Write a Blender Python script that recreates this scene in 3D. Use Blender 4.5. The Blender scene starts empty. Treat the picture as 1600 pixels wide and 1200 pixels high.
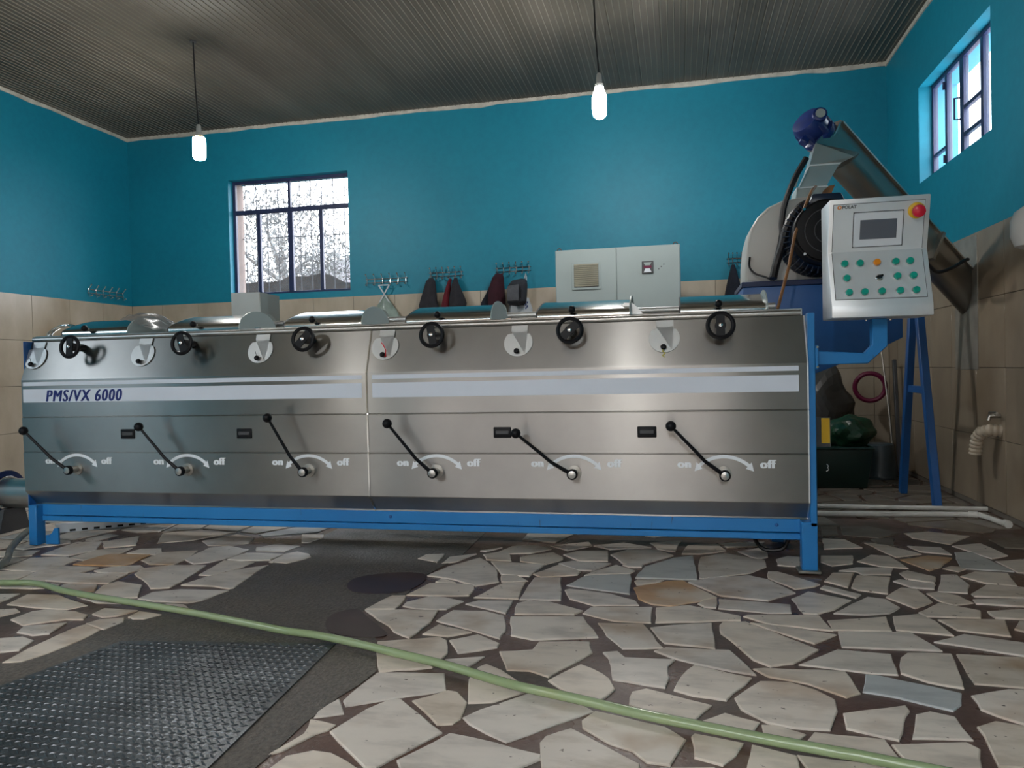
import bpy, bmesh, math, random
from mathutils import Vector, Matrix
random.seed(7)
SC = bpy.context.scene
COL = SC.collection

EXPOSURE = 2.0
BULB = 70.0
# ------------------------------------------------------------------ camera
EYE = 1.0117
F_PX, YAW, PITCH, ROLL = 1175.32, 0.2172, -0.0183, -0.0220
def camera_axes():
    f = Vector((-math.sin(YAW)*math.cos(PITCH), math.cos(YAW)*math.cos(PITCH), math.sin(PITCH)))
    r = f.cross(Vector((0, 0, 1))).normalized(); u = r.cross(f)
    return r*math.cos(ROLL)+u*math.sin(ROLL), u*math.cos(ROLL)-r*math.sin(ROLL), f
_r, _u, _f = camera_axes()
cam_data = bpy.data.cameras.new('camera'); cam_data.sensor_width = 36.0
cam_data.lens = F_PX/1600*36; cam_data.clip_start = 0.02; cam_data.clip_end = 300
cam = bpy.data.objects.new('camera', cam_data); COL.objects.link(cam)
m = Matrix((_r, _u, -_f)).transposed().to_4x4(); m.translation = (0, 0, EYE)
cam.matrix_world = m
SC.camera = cam

# ------------------------------------------------------------------ world, exposure
SC.view_settings.view_transform = 'Standard'
SC.view_settings.look = 'None'
SC.view_settings.gamma = 1.0
SC.view_settings.use_curve_mapping = False
SC.view_settings.exposure = EXPOSURE
w = bpy.data.worlds.new('overcast_sky'); SC.world = w; w.use_nodes = True
bg = w.node_tree.nodes['Background']
bg.inputs[0].default_value = (0.93, 0.965, 1.0, 1); bg.inputs[1].default_value = 2.6

XL, XR, YB, ZC, ZT = -6.432, 2.014, 7.921, 3.904, 1.884
YF = -2.6
def portal(name, loc, rot, sx, sy):           # daylight through an opening in the walls
    l = bpy.data.lights.new(name, 'AREA'); l.shape = 'RECTANGLE'; l.size = sx; l.size_y = sy
    l.cycles.is_portal = True
    o = bpy.data.objects.new(name, l); COL.objects.link(o); o.location = loc; o.rotation_euler = rot
H = math.pi/2
portal('door_daylight', (-1.6, YF-0.02, 1.6), (H, 0, math.pi), 4.6, 3.2)
portal('added_front_window_daylight', (-5.0, YF-0.02, 1.9), (H, 0, math.pi), 1.2, 1.4)  # added unseen window opening, meant as a bright streak in the steel
portal('back_window_daylight', (-4.33, YB+0.32, 2.62), (H, 0, 0), 1.5, 1.36)
portal('added_left_window_daylight', (XL-0.32, 0.5, 2.9), (0, -H, 0), 0.9, 2.2)  # belongs to the added unseen window in the left wall
portal('right_window_daylight', (XR+0.32, 6.2, 2.9), (0, H, 0), 0.8, 1.5)

# ------------------------------------------------------------------ materials
def new_mat(name):
    mt = bpy.data.materials.new(name); mt.use_nodes = True
    nt = mt.node_tree; return mt, nt, nt.nodes['Principled BSDF']
def link(nt, a, b): nt.links.new(a, b)
def noise_node(nt, scale, detail=4, coord='POS', rough=0.55, stretch=None):
    if coord == 'POS':
        g = nt.nodes.new('ShaderNodeNewGeometry'); src = g.outputs['Position']
    else:
        g = nt.nodes.new('ShaderNodeTexCoord'); src = g.outputs['Object']
    if stretch:
        mp = nt.nodes.new('ShaderNodeMapping'); mp.inputs['Scale'].default_value = stretch
        link(nt, src, mp.inputs['Vector']); src = mp.outputs['Vector']
    n = nt.nodes.new('ShaderNodeTexNoise'); n.inputs['Scale'].default_value = scale
    n.inputs['Detail'].default_value = detail; n.inputs['Roughness'].default_value = rough
    link(nt, src, n.inputs['Vector']); return n
def ramp(nt, fac, stops):
    r = nt.nodes.new('ShaderNodeValToRGB'); e = r.color_ramp.elements
    while len(e) < len(stops): e.new(0.5)
    for k, (pos, c) in zip(e, stops):
        k.position = pos; k.color = (*c, 1) if len(c) == 3 else c
    link(nt, fac, r.inputs['Fac']); return r
def mix(nt, fac, a, b, mode='MIX'):
    x = nt.nodes.new('ShaderNodeMix'); x.data_type = 'RGBA'; x.blend_type = mode
    for s, v in ((x.inputs[0], fac), (x.inputs[6], a), (x.inputs[7], b)):
        if isinstance(v, (int, float)): s.default_value = v
        elif isinstance(v, tuple): s.default_value = (*v, 1) if len(v) == 3 else v
        else: link(nt, v, s)
    return x.outputs[2]
def bump(nt, bs, height, strength=0.3, dist=0.01):
    b = nt.nodes.new('ShaderNodeBump'); b.inputs['Strength'].default_value = strength
    b.inputs['Distance'].default_value = dist; link(nt, height, b.inputs['Height']); link(nt, b.outputs['Normal'], bs.inputs['Normal'])
def mapr(nt, v, a, b, c=0, d=1):
    r = nt.nodes.new('ShaderNodeMapRange')
    for k, x in zip((1, 2, 3, 4), (c, d, a, b)): r.inputs[k].default_value = x
    link(nt, v, r.inputs[0]); return r.outputs[0]
def simple(name, col, rough=0.5, metal=0.0, var=0.12, scale=6, bmp=0.0, bscale=40, coat=0.0):
    mt, nt, bs = new_mat(name)
    n = noise_node(nt, scale)
    lo = tuple(c*(1-var) for c in col); hi = tuple(min(1, c*(1+var)) for c in col)
    r = ramp(nt, n.outputs['Fac'], [(0.3, lo), (0.7, hi)])
    link(nt, r.outputs['Color'], bs.inputs['Base Color'])
    bs.inputs['Roughness'].default_value = rough; bs.inputs['Metallic'].default_value = metal
    if coat: bs.inputs['Coat Weight'].default_value = coat
    if bmp:
        n2 = noise_node(nt, bscale); bump(nt, bs, n2.outputs['Fac'], bmp)
    return mt
def steel(name, col, r0, r1, wav=0.02, wscale=2.2, aniso=0.0):
    mt, nt, bs = new_mat(name)
    bs.inputs['Metallic'].default_value = 1.0
    n = noise_node(nt, 3.0, 5)
    c = ramp(nt, n.outputs['Fac'], [(0.3, tuple(v*0.9 for v in col)), (0.7, tuple(min(1, v*1.06) for v in col))])
    link(nt, c.outputs['Color'], bs.inputs['Base Color'])
    n2 = noise_node(nt, 2.0, 3)
    link(nt, mapr(nt, n2.outputs['Fac'], r0, r1, 0.3, 0.7), bs.inputs['Roughness'])
    if wav:
        n3 = noise_node(nt, wscale, 0); bump(nt, bs, n3.outputs['Fac'], 0.5, wav)
    if aniso:                                            # brushed along x: highlights stretch upright
        bs.inputs['Anisotropic'].default_value = aniso
        cx = nt.nodes.new('ShaderNodeCombineXYZ'); cx.inputs[2].default_value = 1.0
        link(nt, cx.outputs[0], bs.inputs['Tangent'])
    return mt
def glow(name, col, strength):
    mt, nt, bs = new_mat(name)
    bs.inputs['Emission Color'].default_value = (*col, 1); bs.inputs['Emission Strength'].default_value = strength
    bs.inputs['Base Color'].default_value = (*col, 1); return mt
def clear(name, col, rough=0.1, opac=0.4, haze=0.0):
    """film or pane: see-through share, glossy sheen, some scattering dust"""
    mt, nt, bs = new_mat(name)
    out = nt.nodes['Material Output']
    tr = nt.nodes.new('ShaderNodeBsdfTransparent'); tr.inputs[0].default_value = (*[0.5+0.5*c for c in col], 1)
    tl = nt.nodes.new('ShaderNodeBsdfTranslucent'); tl.inputs[0].default_value = (*col, 1)
    bs.inputs['Base Color'].default_value = (*col, 1); bs.inputs['Roughness'].default_value = rough
    m1 = nt.nodes.new('ShaderNodeMixShader'); m1.inputs[0].default_value = haze
    link(nt, bs.outputs[0], m1.inputs[1]); link(nt, tl.outputs[0], m1.inputs[2])
    m2 = nt.nodes.new('ShaderNodeMixShader')
    n = noise_node(nt, 9, 3); link(nt, mapr(nt, n.outputs['Fac'], opac*0.75, min(1, opac*1.25), 0.3, 0.7), m2.inputs[0])
    link(nt, tr.outputs[0], m2.inputs[1]); link(nt, m1.outputs[0], m2.inputs[2]); link(nt, m2.outputs[0], out.inputs[0])
    return mt

# painted plaster
def paint_mat():
    mt, nt, bs = new_mat('teal_wall_paint')
    n = noise_node(nt, 1.3, 5); n2 = noise_node(nt, 18, 4)
    r = ramp(nt, n.outputs['Fac'], [(0.3, (0.001, 0.190, 0.285)), (0.7, (0.0015, 0.232, 0.338))])
    c = mix(nt, 0.25, r.outputs['Color'], ramp(nt, n2.outputs['Fac'], [(0.35, (0.001, 0.175, 0.262)), (0.65, (0.002, 0.25, 0.362))]).outputs['Color'])
    link(nt, c, bs.inputs['Base Color']); bs.inputs['Roughness'].default_value = 0.55
    bump(nt, bs, n2.outputs['Fac'], 0.25, 0.004); return mt
M = {}
M['paint'] = paint_mat()
def tile_mat(name, cols):
    mt, nt, bs = new_mat(name)
    oi = nt.nodes.new('ShaderNodeObjectInfo')
    n = noise_node(nt, 5, 6, stretch=(1, 1, 0.5)); n2 = noise_node(nt, 1.1, 3)
    r = ramp(nt, n.outputs['Fac'], [(0.25, cols[0]), (0.5, cols[1]), (0.75, cols[2])])
    v = ramp(nt, oi.outputs['Random'], [(0, (0.93, 0.93, 0.92)), (1, (1, 1, 1))])
    c = mix(nt, 1.0, r.outputs['Color'], v.outputs['Color'], 'MULTIPLY')
    d = ramp(nt, n2.outputs['Fac'], [(0.55, (1, 1, 1)), (0.8, (0.74, 0.66, 0.56))])
    c = mix(nt, 1.0, c, d.outputs['Color'], 'MULTIPLY')
    link(nt, c, bs.inputs['Base Color']); bs.inputs['Roughness'].default_value = 0.28; return mt
M["tile"] = tile_mat('beige_ceramic_tile', ((0.40, 0.335, 0.255), (0.47, 0.40, 0.31), (0.53, 0.46, 0.37)))
M['tile_brown'] = tile_mat('brown_ceramic_tile', ((0.25, 0.195, 0.14), (0.30, 0.24, 0.175), (0.35, 0.285, 0.21)))  # darker, browner tile colours for the right wall
M['grout'] = simple('tile_grout', (0.16, 0.14, 0.115), 0.9)
M['white_trim'] = simple('white_cornice_paint', (0.55, 0.52, 0.45), 0.6, var=0.25, scale=9)
def ceiling_mat(name, a, b, dirt):
    mt, nt, bs = new_mat(name)
    n = noise_node(nt, 0.55, 5); n2 = noise_node(nt, 3.0, 6, stretch=(1, 0.15, 1))
    oi = nt.nodes.new('ShaderNodeObjectInfo')
    r = ramp(nt, n.outputs['Fac'], [(0.35, dirt), (0.62, a)])
    g = nt.nodes.new('ShaderNodeNewGeometry'); sp = nt.nodes.new('ShaderNodeSeparateXYZ'); link(nt, g.outputs['Position'], sp.inputs[0])
    paled = mix(nt, mapr(nt, sp.outputs['Y'], 1.0, 0.0, 2.5, 5.2), r.outputs['Color'], tuple(c*2.3 for c in a))   # front half paled to brighten its reflection in the steel
    r2 = ramp(nt, n2.outputs['Fac'], [(0.3, (0.72, 0.70, 0.66)), (0.7, (1, 1, 1))])
    v = ramp(nt, oi.outputs['Random'], [(0, (0.86, 0.86, 0.84)), (1, (1, 1, 1))])
    c = mix(nt, 1.0, paled, r2.outputs['Color'], 'MULTIPLY'); c = mix(nt, 1.0, c, v.outputs['Color'], 'MULTIPLY')
    link(nt, c, bs.inputs['Base Color']); bs.inputs['Roughness'].default_value = b; return mt
M['ceil'] = ceiling_mat('grimy_pvc_ceiling', (0.145, 0.124, 0.10), 0.5, (0.078, 0.064, 0.052))
M['ceil_rib'] = ceiling_mat('pale_pvc_ceiling_rib', (0.22, 0.20, 0.16), 0.45, (0.155, 0.14, 0.112))

def stone_mat(name, base, vein, stain, amt, lo=0.53):
    mt, nt, bs = new_mat(name)
    oi = nt.nodes.new('ShaderNodeObjectInfo')
    n = noise_node(nt, 6.5, 8, rough=0.62, stretch=(0.6, 1.6, 1)); n2 = noise_node(nt, 2.3, 4); n3 = noise_node(nt, 30, 3)
    r = ramp(nt, n.outputs['Fac'], [(0.30, vein), (0.52, base), (0.8, tuple(min(1, c*1.08) for c in base))])
    v = ramp(nt, oi.outputs['Random'], [(0, (0.91, 0.92, 0.94)), (0.35, (1, 1, 1)), (0.7, (1.0, 0.965, 0.92)), (1, (0.93, 0.91, 0.88))])
    c = mix(nt, 1.0, r.outputs['Color'], v.outputs['Color'], 'MULTIPLY')
    s = ramp(nt, n2.outputs['Fac'], [(lo, (0, 0, 0)), (lo+.17, (amt, amt, amt))])
    c = mix(nt, s.outputs['Color'], c, stain)
    pit = ramp(nt, n3.outputs['Fac'], [(0.27, (1, 1, 1)), (0.31, (0, 0, 0))])
    c = mix(nt, pit.outputs['Color'], c, (0.09, 0.06, 0.045))
    link(nt, c, bs.inputs['Base Color'])
    link(nt, mapr(nt, n2.outputs['Fac'], 0.30, 0.50, 0.35, 0.65), bs.inputs['Roughness'])
    bump(nt, bs, n.outputs['Fac'], 0.15, 0.004); return mt
M['w'] = stone_mat('white_marble_paving', (0.67, 0.595, 0.52), (0.45, 0.395, 0.345), (0.38, 0.25, 0.15), 0.7)
M['t'] = stone_mat('tan_stained_marble_paving', (0.62, 0.54, 0.46), (0.42, 0.34, 0.26), (0.33, 0.19, 0.09), 0.9)
M['o'] = stone_mat('ochre_marble_paving', (0.56, 0.34, 0.17), (0.40, 0.22, 0.10), (0.62, 0.53, 0.43), 0.95, 0.47)
M['g'] = stone_mat('grey_marble_paving', (0.50, 0.51, 0.50), (0.36, 0.37, 0.375), (0.22, 0.18, 0.15), 0.5)
M['d'] = stone_mat('corner_dark_marble_paving', (0.20, 0.17, 0.14), (0.11, 0.09, 0.07), (0.10, 0.065, 0.045), 0.8)  # darkness of the back right corner, put into the stone colour
def mortar_mat():
    mt, nt, bs = new_mat('wet_mortar')
    n = noise_node(nt, 1.9, 4); n2 = noise_node(nt, 45, 5)
    r = ramp(nt, n.outputs['Fac'], [(0.36, (0.085, 0.074, 0.064)), (0.47, (0.110, 0.054, 0.038)), (0.7, (0.135, 0.055, 0.036))])
    c = mix(nt, 0.35, r.outputs['Color'], ramp(nt, n2.outputs['Fac'], [(0.3, (0.02, 0.017, 0.015)), (0.75, (0.13, 0.10, 0.085))]).outputs['Color'])
    link(nt, c, bs.inputs['Base Color']); link(nt, mapr(nt, n.outputs['Fac'], 0.6, 0.22, 0.35, 0.6), bs.inputs['Roughness'])
    bump(nt, bs, n2.outputs['Fac'], 0.5, 0.004); return mt
M['mortar'] = mortar_mat()
def concrete_mat():
    mt, nt, bs = new_mat('dark_wet_concrete')
    n = noise_node(nt, 2.2, 5); n2 = noise_node(nt, 70, 5)
    r = ramp(nt, n.outputs['Fac'], [(0.35, (0.065, 0.056, 0.047)), (0.65, (0.118, 0.100, 0.083))])
    c = mix(nt, 0.4, r.outputs['Color'], ramp(nt, n2.outputs['Fac'], [(0.35, (0.03, 0.026, 0.022)), (0.7, (0.24, 0.20, 0.165))]).outputs['Color'])
    link(nt, c, bs.inputs['Base Color']); link(nt, mapr(nt, n.outputs['Fac'], 0.35, 0.65, 0.35, 0.65), bs.inputs['Roughness'])
    bump(nt, bs, n2.outputs['Fac'], 0.8, 0.008); return mt
M['concrete'] = concrete_mat()
M['puddle'] = simple('red_brown_puddle_water', (0.040, 0.020, 0.016), 0.32, var=0.3, scale=5)
M['puddle'].node_tree.nodes['Principled BSDF'].inputs['Specular IOR Level'].default_value = 0.2
M['tread'] = simple('dark_steel_tread_plate', (0.075, 0.080, 0.085), 0.33, 0.55, var=0.45, scale=3.5, bmp=0.2, bscale=60)
M['panel'] = steel('brushed_stainless_front', (0.385, 0.375, 0.36), 0.28, 0.31, 0.002, 2.5, 0.95)
M['steel'] = steel('stainless_sheet', (0.55, 0.54, 0.52), 0.28, 0.38, 0, 3)
M['steel_dull'] = steel('weathered_steel', (0.42, 0.40, 0.365), 0.36, 0.48, 0, 4)
M['chrome'] = steel('polished_chrome', (0.80, 0.80, 0.80), 0.08, 0.14, 0.0, 3)
M['lid'] = steel('mirror_stainless_lid', (0.50, 0.50, 0.48), 0.14, 0.18, 0, 3)
M['flap'] = steel('satin_steel_flap', (0.78, 0.79, 0.79), 0.42, 0.5, 0, 3)
M['console'] = steel('console_stainless', (0.80, 0.82, 0.84), 0.36, 0.42, 0, 2)
M['console'].node_tree.nodes['Principled BSDF'].inputs['Metallic'].default_value = 0.5
M['plate_zinc'] = simple('galvanised_wall_plate', (0.36, 0.34, 0.30), 0.5, 0.5, var=0.2, scale=6)
def blue_mat():
    mt, nt, bs = new_mat('blue_enamel_frame')
    n = noise_node(nt, 2.0, 4); n2 = noise_node(nt, 16, 6, stretch=(1.6, 1, 0.35))
    r = ramp(nt, n.outputs['Fac'], [(0.3, (0.016, 0.175, 0.47)), (0.7, (0.026, 0.225, 0.55))])
    s = ramp(nt, n2.outputs['Fac'], [(0.66, (0, 0, 0)), (0.74, (0.8, 0.8, 0.8))])
    c = mix(nt, s.outputs['Color'], r.outputs['Color'], (0.06, 0.055, 0.05))
    link(nt, c, bs.inputs['Base Color']); bs.inputs['Roughness'].default_value = 0.33; return mt
M['blue'] = blue_mat()
M['blue_mid'] = simple('mid_blue_machine_paint', (0.012, 0.10, 0.33), 0.38, var=0.2, scale=3)
M['blue_dark'] = simple('dark_blue_motor_paint', (0.006, 0.020, 0.085), 0.34, var=0.25, scale=9)
M['navy'] = simple('navy_motor_casing', (0.010, 0.024, 0.055), 0.32, var=0.2)
M['royal'] = simple('royal_blue_gearmotor', (0.008, 0.028, 0.16), 0.36, var=0.3, scale=12)
M['white_shell'] = simple('white_enamel_housing', (0.60, 0.59, 0.56), 0.35, var=0.06, scale=2)
M['black'] = simple('black_bakelite', (0.007, 0.007, 0.009), 0.42, var=0.1)
M['black'].node_tree.nodes['Principled BSDF'].inputs['Specular IOR Level'].default_value = 0.2
M['rubber'] = simple('black_rubber_cable', (0.012, 0.012, 0.015), 0.4, var=0.2)
M['decal'] = simple('white_vinyl_stripe', (0.72, 0.77, 0.86), 0.35, var=0.02)
M['ink'] = simple('navy_lettering', (0.012, 0.022, 0.16), 0.4, var=0.03)
M['white_print'] = simple('white_print', (0.88, 0.91, 0.95), 0.45, var=0.02)
M['cabinet'] = simple('light_grey_powder_coat', (0.36, 0.42, 0.415), 0.42, var=0.05, scale=2)
M['grey_dark'] = simple('dark_grey_plastic', (0.07, 0.07, 0.075), 0.45)
M['grille'] = simple('beige_vent_louvre', (0.34, 0.32, 0.25), 0.5)
M['screen'] = simple('unlit_grey_screen', (0.12, 0.125, 0.15), 0.18, var=0.04)
M['bezel'] = simple('pale_grey_bezel', (0.74, 0.78, 0.83), 0.35, var=0.03)
M['green_btn'] = simple('green_push_button', (0.005, 0.36, 0.27), 0.3, var=0.1)
M['orange_btn'] = simple('orange_push_button', (0.85, 0.27, 0.01), 0.3, var=0.08)
M['red'] = simple('red_mushroom', (0.72, 0.015, 0.05), 0.3, var=0.08)
M['yellow'] = simple('yellow_plastic', (0.85, 0.50, 0.01), 0.4, var=0.06)
M['rust'] = simple('rusty_brown_rod', (0.26, 0.12, 0.045), 0.6, var=0.4, scale=25)
M['hose'] = None
M['frame_paint'] = simple('dark_blue_window_steel', (0.022, 0.030, 0.085), 0.4, var=0.2)
M['bar'] = simple('grey_security_bar', (0.05, 0.05, 0.055), 0.5)
M['reveal'] = simple('pinkish_plaster_reveal', (0.22, 0.165, 0.14), 0.8, var=0.1)
M['glass'] = clear('hazy_window_glass', (0.85, 0.87, 0.92), 0.05, 0.035, 0.3)  # slight scatter in the panes stands in for glare haze
M['glass2'] = clear('hazy_side_window_glass', (0.85, 0.90, 0.95), 0.05, 0.05, 0.3)
M['film'] = clear('clear_plastic_film', (0.42, 0.43, 0.43), 0.25, 0.45, 0.3)
M['green_film'] = clear('pale_green_plastic_bag', (0.42, 0.52, 0.47), 0.3, 0.72, 0.3)
M['ground'] = simple('beige_yard_ground', (0.15, 0.12, 0.095), 0.9, var=0.2, scale=1.5)
M['heap'] = simple('dark_pomace', (0.0055, 0.0045, 0.0035), 0.95, var=0.5, scale=8, bmp=0.8, bscale=12)
M['hill'] = simple('hazy_hillside', (0.105, 0.102, 0.108), 0.95, var=0.15, scale=0.4)
M['leaf'] = simple('pale_olive_leaves', (0.135, 0.14, 0.138), 0.9, var=0.3, scale=3)
M['bark'] = simple('grey_bark', (0.16, 0.15, 0.14), 0.9, var=0.3, scale=8)
for k in ('heap', 'hill', 'leaf', 'bark'): M[k].node_tree.nodes['Principled BSDF'].inputs['Specular IOR Level'].default_value = 0.0  # pale greys of hill, leaves and bark carry painted-in haze
M['pvc'] = simple('white_pvc_pipe', (0.66, 0.65, 0.61), 0.35, var=0.15, scale=8)
M['pvc_beige'] = simple('cream_corrugated_pipe', (0.46, 0.39, 0.30), 0.5, var=0.15, scale=10)
M['added_wall'] = simple('ochre_added_wall', (0.115, 0.082, 0.058), 0.9, var=0.15, scale=0.8)
M['bulb'] = glow('lit_lamp_glass', (1.0, 0.99, 0.96), BULB)
M['brass'] = simple('brass_lamp_cap', (0.45, 0.33, 0.16), 0.35, 0.8)
M['socket'] = simple('grey_lamp_socket', (0.42, 0.42, 0.40), 0.5)
def cloth(name, col, var=0.25): return simple(name, col, 0.9, var=var, scale=14, bmp=0.4, bscale=90)
M['c_navy'] = cloth('dark_navy_cloth', (0.010, 0.012, 0.022))
M['c_char'] = cloth('charcoal_cloth', (0.022, 0.021, 0.027))
M['c_red'] = cloth('dark_red_cloth', (0.13, 0.008, 0.018))
M['c_maroon'] = cloth('maroon_cloth', (0.035, 0.005, 0.012))
M['c_grey'] = cloth('grey_canvas', (0.085, 0.088, 0.100))
M['c_greydark'] = cloth('dark_grey_canvas', (0.028, 0.030, 0.038))
M['bag_print'] = simple('white_printed_bag', (0.50, 0.53, 0.56), 0.5, var=0.1)
M['bag_blue'] = simple('blue_bag_print', (0.03, 0.06, 0.22), 0.5)
M['sack'] = simple('grey_brown_plastic_sack', (0.045, 0.04, 0.036), 0.35, var=0.4, scale=5)
M['sack_green'] = simple('dark_green_sack', (0.005, 0.045, 0.018), 0.35, var=0.4, scale=7)
M['bin_green'] = simple('dark_green_bin', (0.004, 0.022, 0.016), 0.4, var=0.2)
M['bucket'] = simple('blue_grey_bucket', (0.04, 0.06, 0.072), 0.4, var=0.15)
M['magenta'] = simple('dark_magenta_plastic', (0.16, 0.008, 0.05), 0.4)
M['jug'] = simple('milky_white_plastic', (0.72, 0.70, 0.66), 0.3, var=0.04)
M['thread_y'] = simple('yellow_thread', (0.62, 0.55, 0.08), 0.8)
M['thread_r'] = simple('red_thread', (0.75, 0.03, 0.05), 0.8)
M['hoseclear'] = clear('clear_grey_hose', (0.36, 0.37, 0.34), 0.12, 0.65, 0.4)
def hose_mat():
    mt, nt, bs = new_mat('pale_green_hose')
    n = noise_node(nt, 1.8, 3)
    r = ramp(nt, n.outputs['Fac'], [(0.35, (0.24, 0.31, 0.155)), (0.55, (0.28, 0.345, 0.19)), (0.7, (0.34, 0.35, 0.14))])
    link(nt, r.outputs['Color'], bs.inputs['Base Color']); bs.inputs['Roughness'].default_value = 0.18
    bs.inputs['Subsurface Weight'].default_value = 0.25; bs.inputs['Subsurface Radius'].default_value = (0.02, 0.02, 0.01); return mt
M['hose'] = hose_mat()

# ------------------------------------------------------------------ mesh helpers
class MB:
    """collects simple shapes; build() links them as one mesh object"""
    def __init__(s): s.v = []; s.f = []; s.mi = []; s.cur = 0
    def add(s, vs, fs):
        b = len(s.v); s.v += [Vector(x) for x in vs]; s.f += [tuple(b+i for i in f) for f in fs]; s.mi += [s.cur]*len(fs); return s
    def box(s, x0, x1, y0, y1, z0, z1):
        return s.add([(x, y, z) for z in (z0, z1) for y in (y0, y1) for x in (x0, x1)],
                     [(0, 2, 3, 1), (4, 5, 7, 6), (0, 1, 5, 4), (2, 6, 7, 3), (0, 4, 6, 2), (1, 3, 7, 5)])
    def beam(s, a, b, w, d, up=(0, 1, 0)):
        a, b = Vector(a), Vector(b); t = (b-a).normalized(); u = Vector(up); x = t.cross(u).normalized(); y = x.cross(t).normalized()
        vs = [p+x*(sx*w/2)+y*(sy*d/2) for p in (a, b) for sx, sy in ((-1, -1), (1, -1), (1, 1), (-1, 1))]
        return s.add(vs, [(3, 2, 1, 0), (4, 5, 6, 7), (0, 1, 5, 4), (1, 2, 6, 5), (2, 3, 7, 6), (3, 0, 4, 7)])
    def prism(s, pts, axis, a, b):
        def P(u, v, w): return {'x': (w, u, v), 'y': (u, w, v), 'z': (u, v, w)}[axis]
        n = len(pts)
        vs = [P(u, v, a) for u, v in pts]+[P(u, v, b) for u, v in pts]
        fs = [tuple(range(n))[::-1], tuple(range(n, 2*n))]+[(i, (i+1) % n, n+(i+1) % n, n+i) for i in range(n)]
        return s.add(vs, fs)
    def strip(s, prof, x0, x1):                       # open (y, z) profile swept along x
        n = len(prof)
        return s.add([(x0, y, z) for y, z in prof]+[(x1, y, z) for y, z in prof], [(i, i+1, n+i+1, n+i) for i in range(n-1)])
    def tube(s, pts, r, n=10, caps=True, flat=None):
        pts = [Vector(p) for p in pts]; k = len(pts); rs = r if isinstance(r, (list, tuple)) else [r]*k
        ring0 = len(s.v); ref = None; vs = []
        for i, p in enumerate(pts):
            t = (pts[min(i+1, k-1)]-pts[max(i-1, 0)]).normalized()
            if ref is None: ref = Vector((0, 0, 1)) if abs(t.z) < 0.9 else Vector((0, 1, 0))
            x = t.cross(ref).normalized(); y = x.cross(t).normalized(); ref = y
            for j in range(n):
                a = 2*math.pi*j/n; vs.append(p+x*(math.cos(a)*rs[i])+y*(math.sin(a)*rs[i]*(flat or 1)))
        fs = [(i*n+j, i*n+(j+1) % n, (i+1)*n+(j+1) % n, (i+1)*n+j) for i in range(k-1) for j in range(n)]
        if caps: fs += [tuple(range(n))[::-1], tuple((k-1)*n+j for j in range(n))]
        return s.add(vs, fs)
    def lathe(s, prof, o, d=(0, 0, 1), n=20):         # prof: (radius, distance along d)
        o, d = Vector(o), Vector(d).normalized(); x = d.orthogonal().normalized(); y = d.cross(x); vs = []; k = len(prof)
        for r, h in prof:
            for j in range(n):
                a = 2*math.pi*j/n; vs.append(o+d*h+x*(math.cos(a)*max(r, 1e-4))+y*(math.sin(a)*max(r, 1e-4)))
        fs = [(i*n+j, i*n+(j+1) % n, (i+1)*n+(j+1) % n, (i+1)*n+j) for i in range(k-1) for j in range(n)]
        fs += [tuple(range(n))[::-1], tuple((k-1)*n+j for j in range(n))]
        return s.add(vs, fs)
    def ball(s, c, r, n=12, sz=1.0):
        k = n//2
        return s.lathe([(r*math.sin(math.pi*i/k), -r*sz*math.cos(math.pi*i/k)) for i in range(k+1)], c, (0, 0, 1), n)
    def torus(s, c, d, R, r, n=28, m_=8):
        c, d = Vector(c), Vector(d).normalized(); x = d.orthogonal().normalized(); y = d.cross(x); vs = []
        for i in range(n):
            a = 2*math.pi*i/n; e = x*math.cos(a)+y*math.sin(a)
            for j in range(m_):
                b = 2*math.pi*j/m_; vs.append(c+e*(R+r*math.cos(b))+d*(r*math.sin(b)))
        return s.add(vs, [(i*m_+j, i*m_+(j+1) % m_, ((i+1) % n)*m_+(j+1) % m_, ((i+1) % n)*m_+j) for i in range(n) for j in range(m_)])
    def build(s, name, mat, parent=None, smooth=False, bev=0.0, seg=2, recalc=True):
        o0 = root_loc(parent)
        me = bpy.data.meshes.new(name)
        me.from_pydata([v-o0 for v in s.v], [], s.f)
        mats = mat if isinstance(mat, (list, tuple)) else [mat]
        for q in mats: me.materials.append(M[q] if isinstance(q, str) else q)
        if len(mats) > 1:
            for p, k in zip(me.polygons, s.mi): p.material_index = k
        if recalc or bev:
            bm = bmesh.new(); bm.from_mesh(me)
            bmesh.ops.recalc_face_normals(bm, faces=bm.faces)
            if bev:
                ed = [e for e in bm.edges if len(e.link_faces) == 2 and e.calc_face_angle(0) > 0.5]
                bmesh.ops.bevel(bm, geom=ed, offset=bev, segments=seg, profile=0.5, affect='EDGES', clamp_overlap=True)
            bm.to_mesh(me); bm.free()
        if smooth or bev:
            me.polygons.foreach_set('use_smooth', [True]*len(me.polygons))
            me.set_sharp_from_angle(angle=math.radians(38))
        o = bpy.data.objects.new(name, me); COL.objects.link(o)
        if parent: o.parent = parent
        return o
def root_loc(o):
    if o is None: return Vector((0, 0, 0))
    while o.parent: o = o.parent
    return o.location.copy()
def tag(o, label, cat, group=None, kind=None):
    if label: o['label'] = label
    if cat: o['category'] = cat
    if group: o['group'] = group
    if kind: o['kind'] = kind
    return o
def thing(name, label, cat, loc, group=None):
    o = bpy.data.objects.new(name, None); COL.objects.link(o); o.location = loc; o.empty_display_size = 0.1
    return tag(o, label, cat, group)
def struct(o): o['kind'] = 'structure'; return o
def copy_part(o, parent, off=(0, 0, 0)):
    c = o.copy(); COL.objects.link(c); c.parent = parent; c.location = o.location+Vector(off)
    return c
def copy_tree(o, off=(0, 0, 0), parent=None):
    c = o.copy(); COL.objects.link(c); c.parent = parent
    c.location = o.location+Vector(off)
    for ch in o.children: copy_tree(ch, (0, 0, 0), c)
    return c
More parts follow.
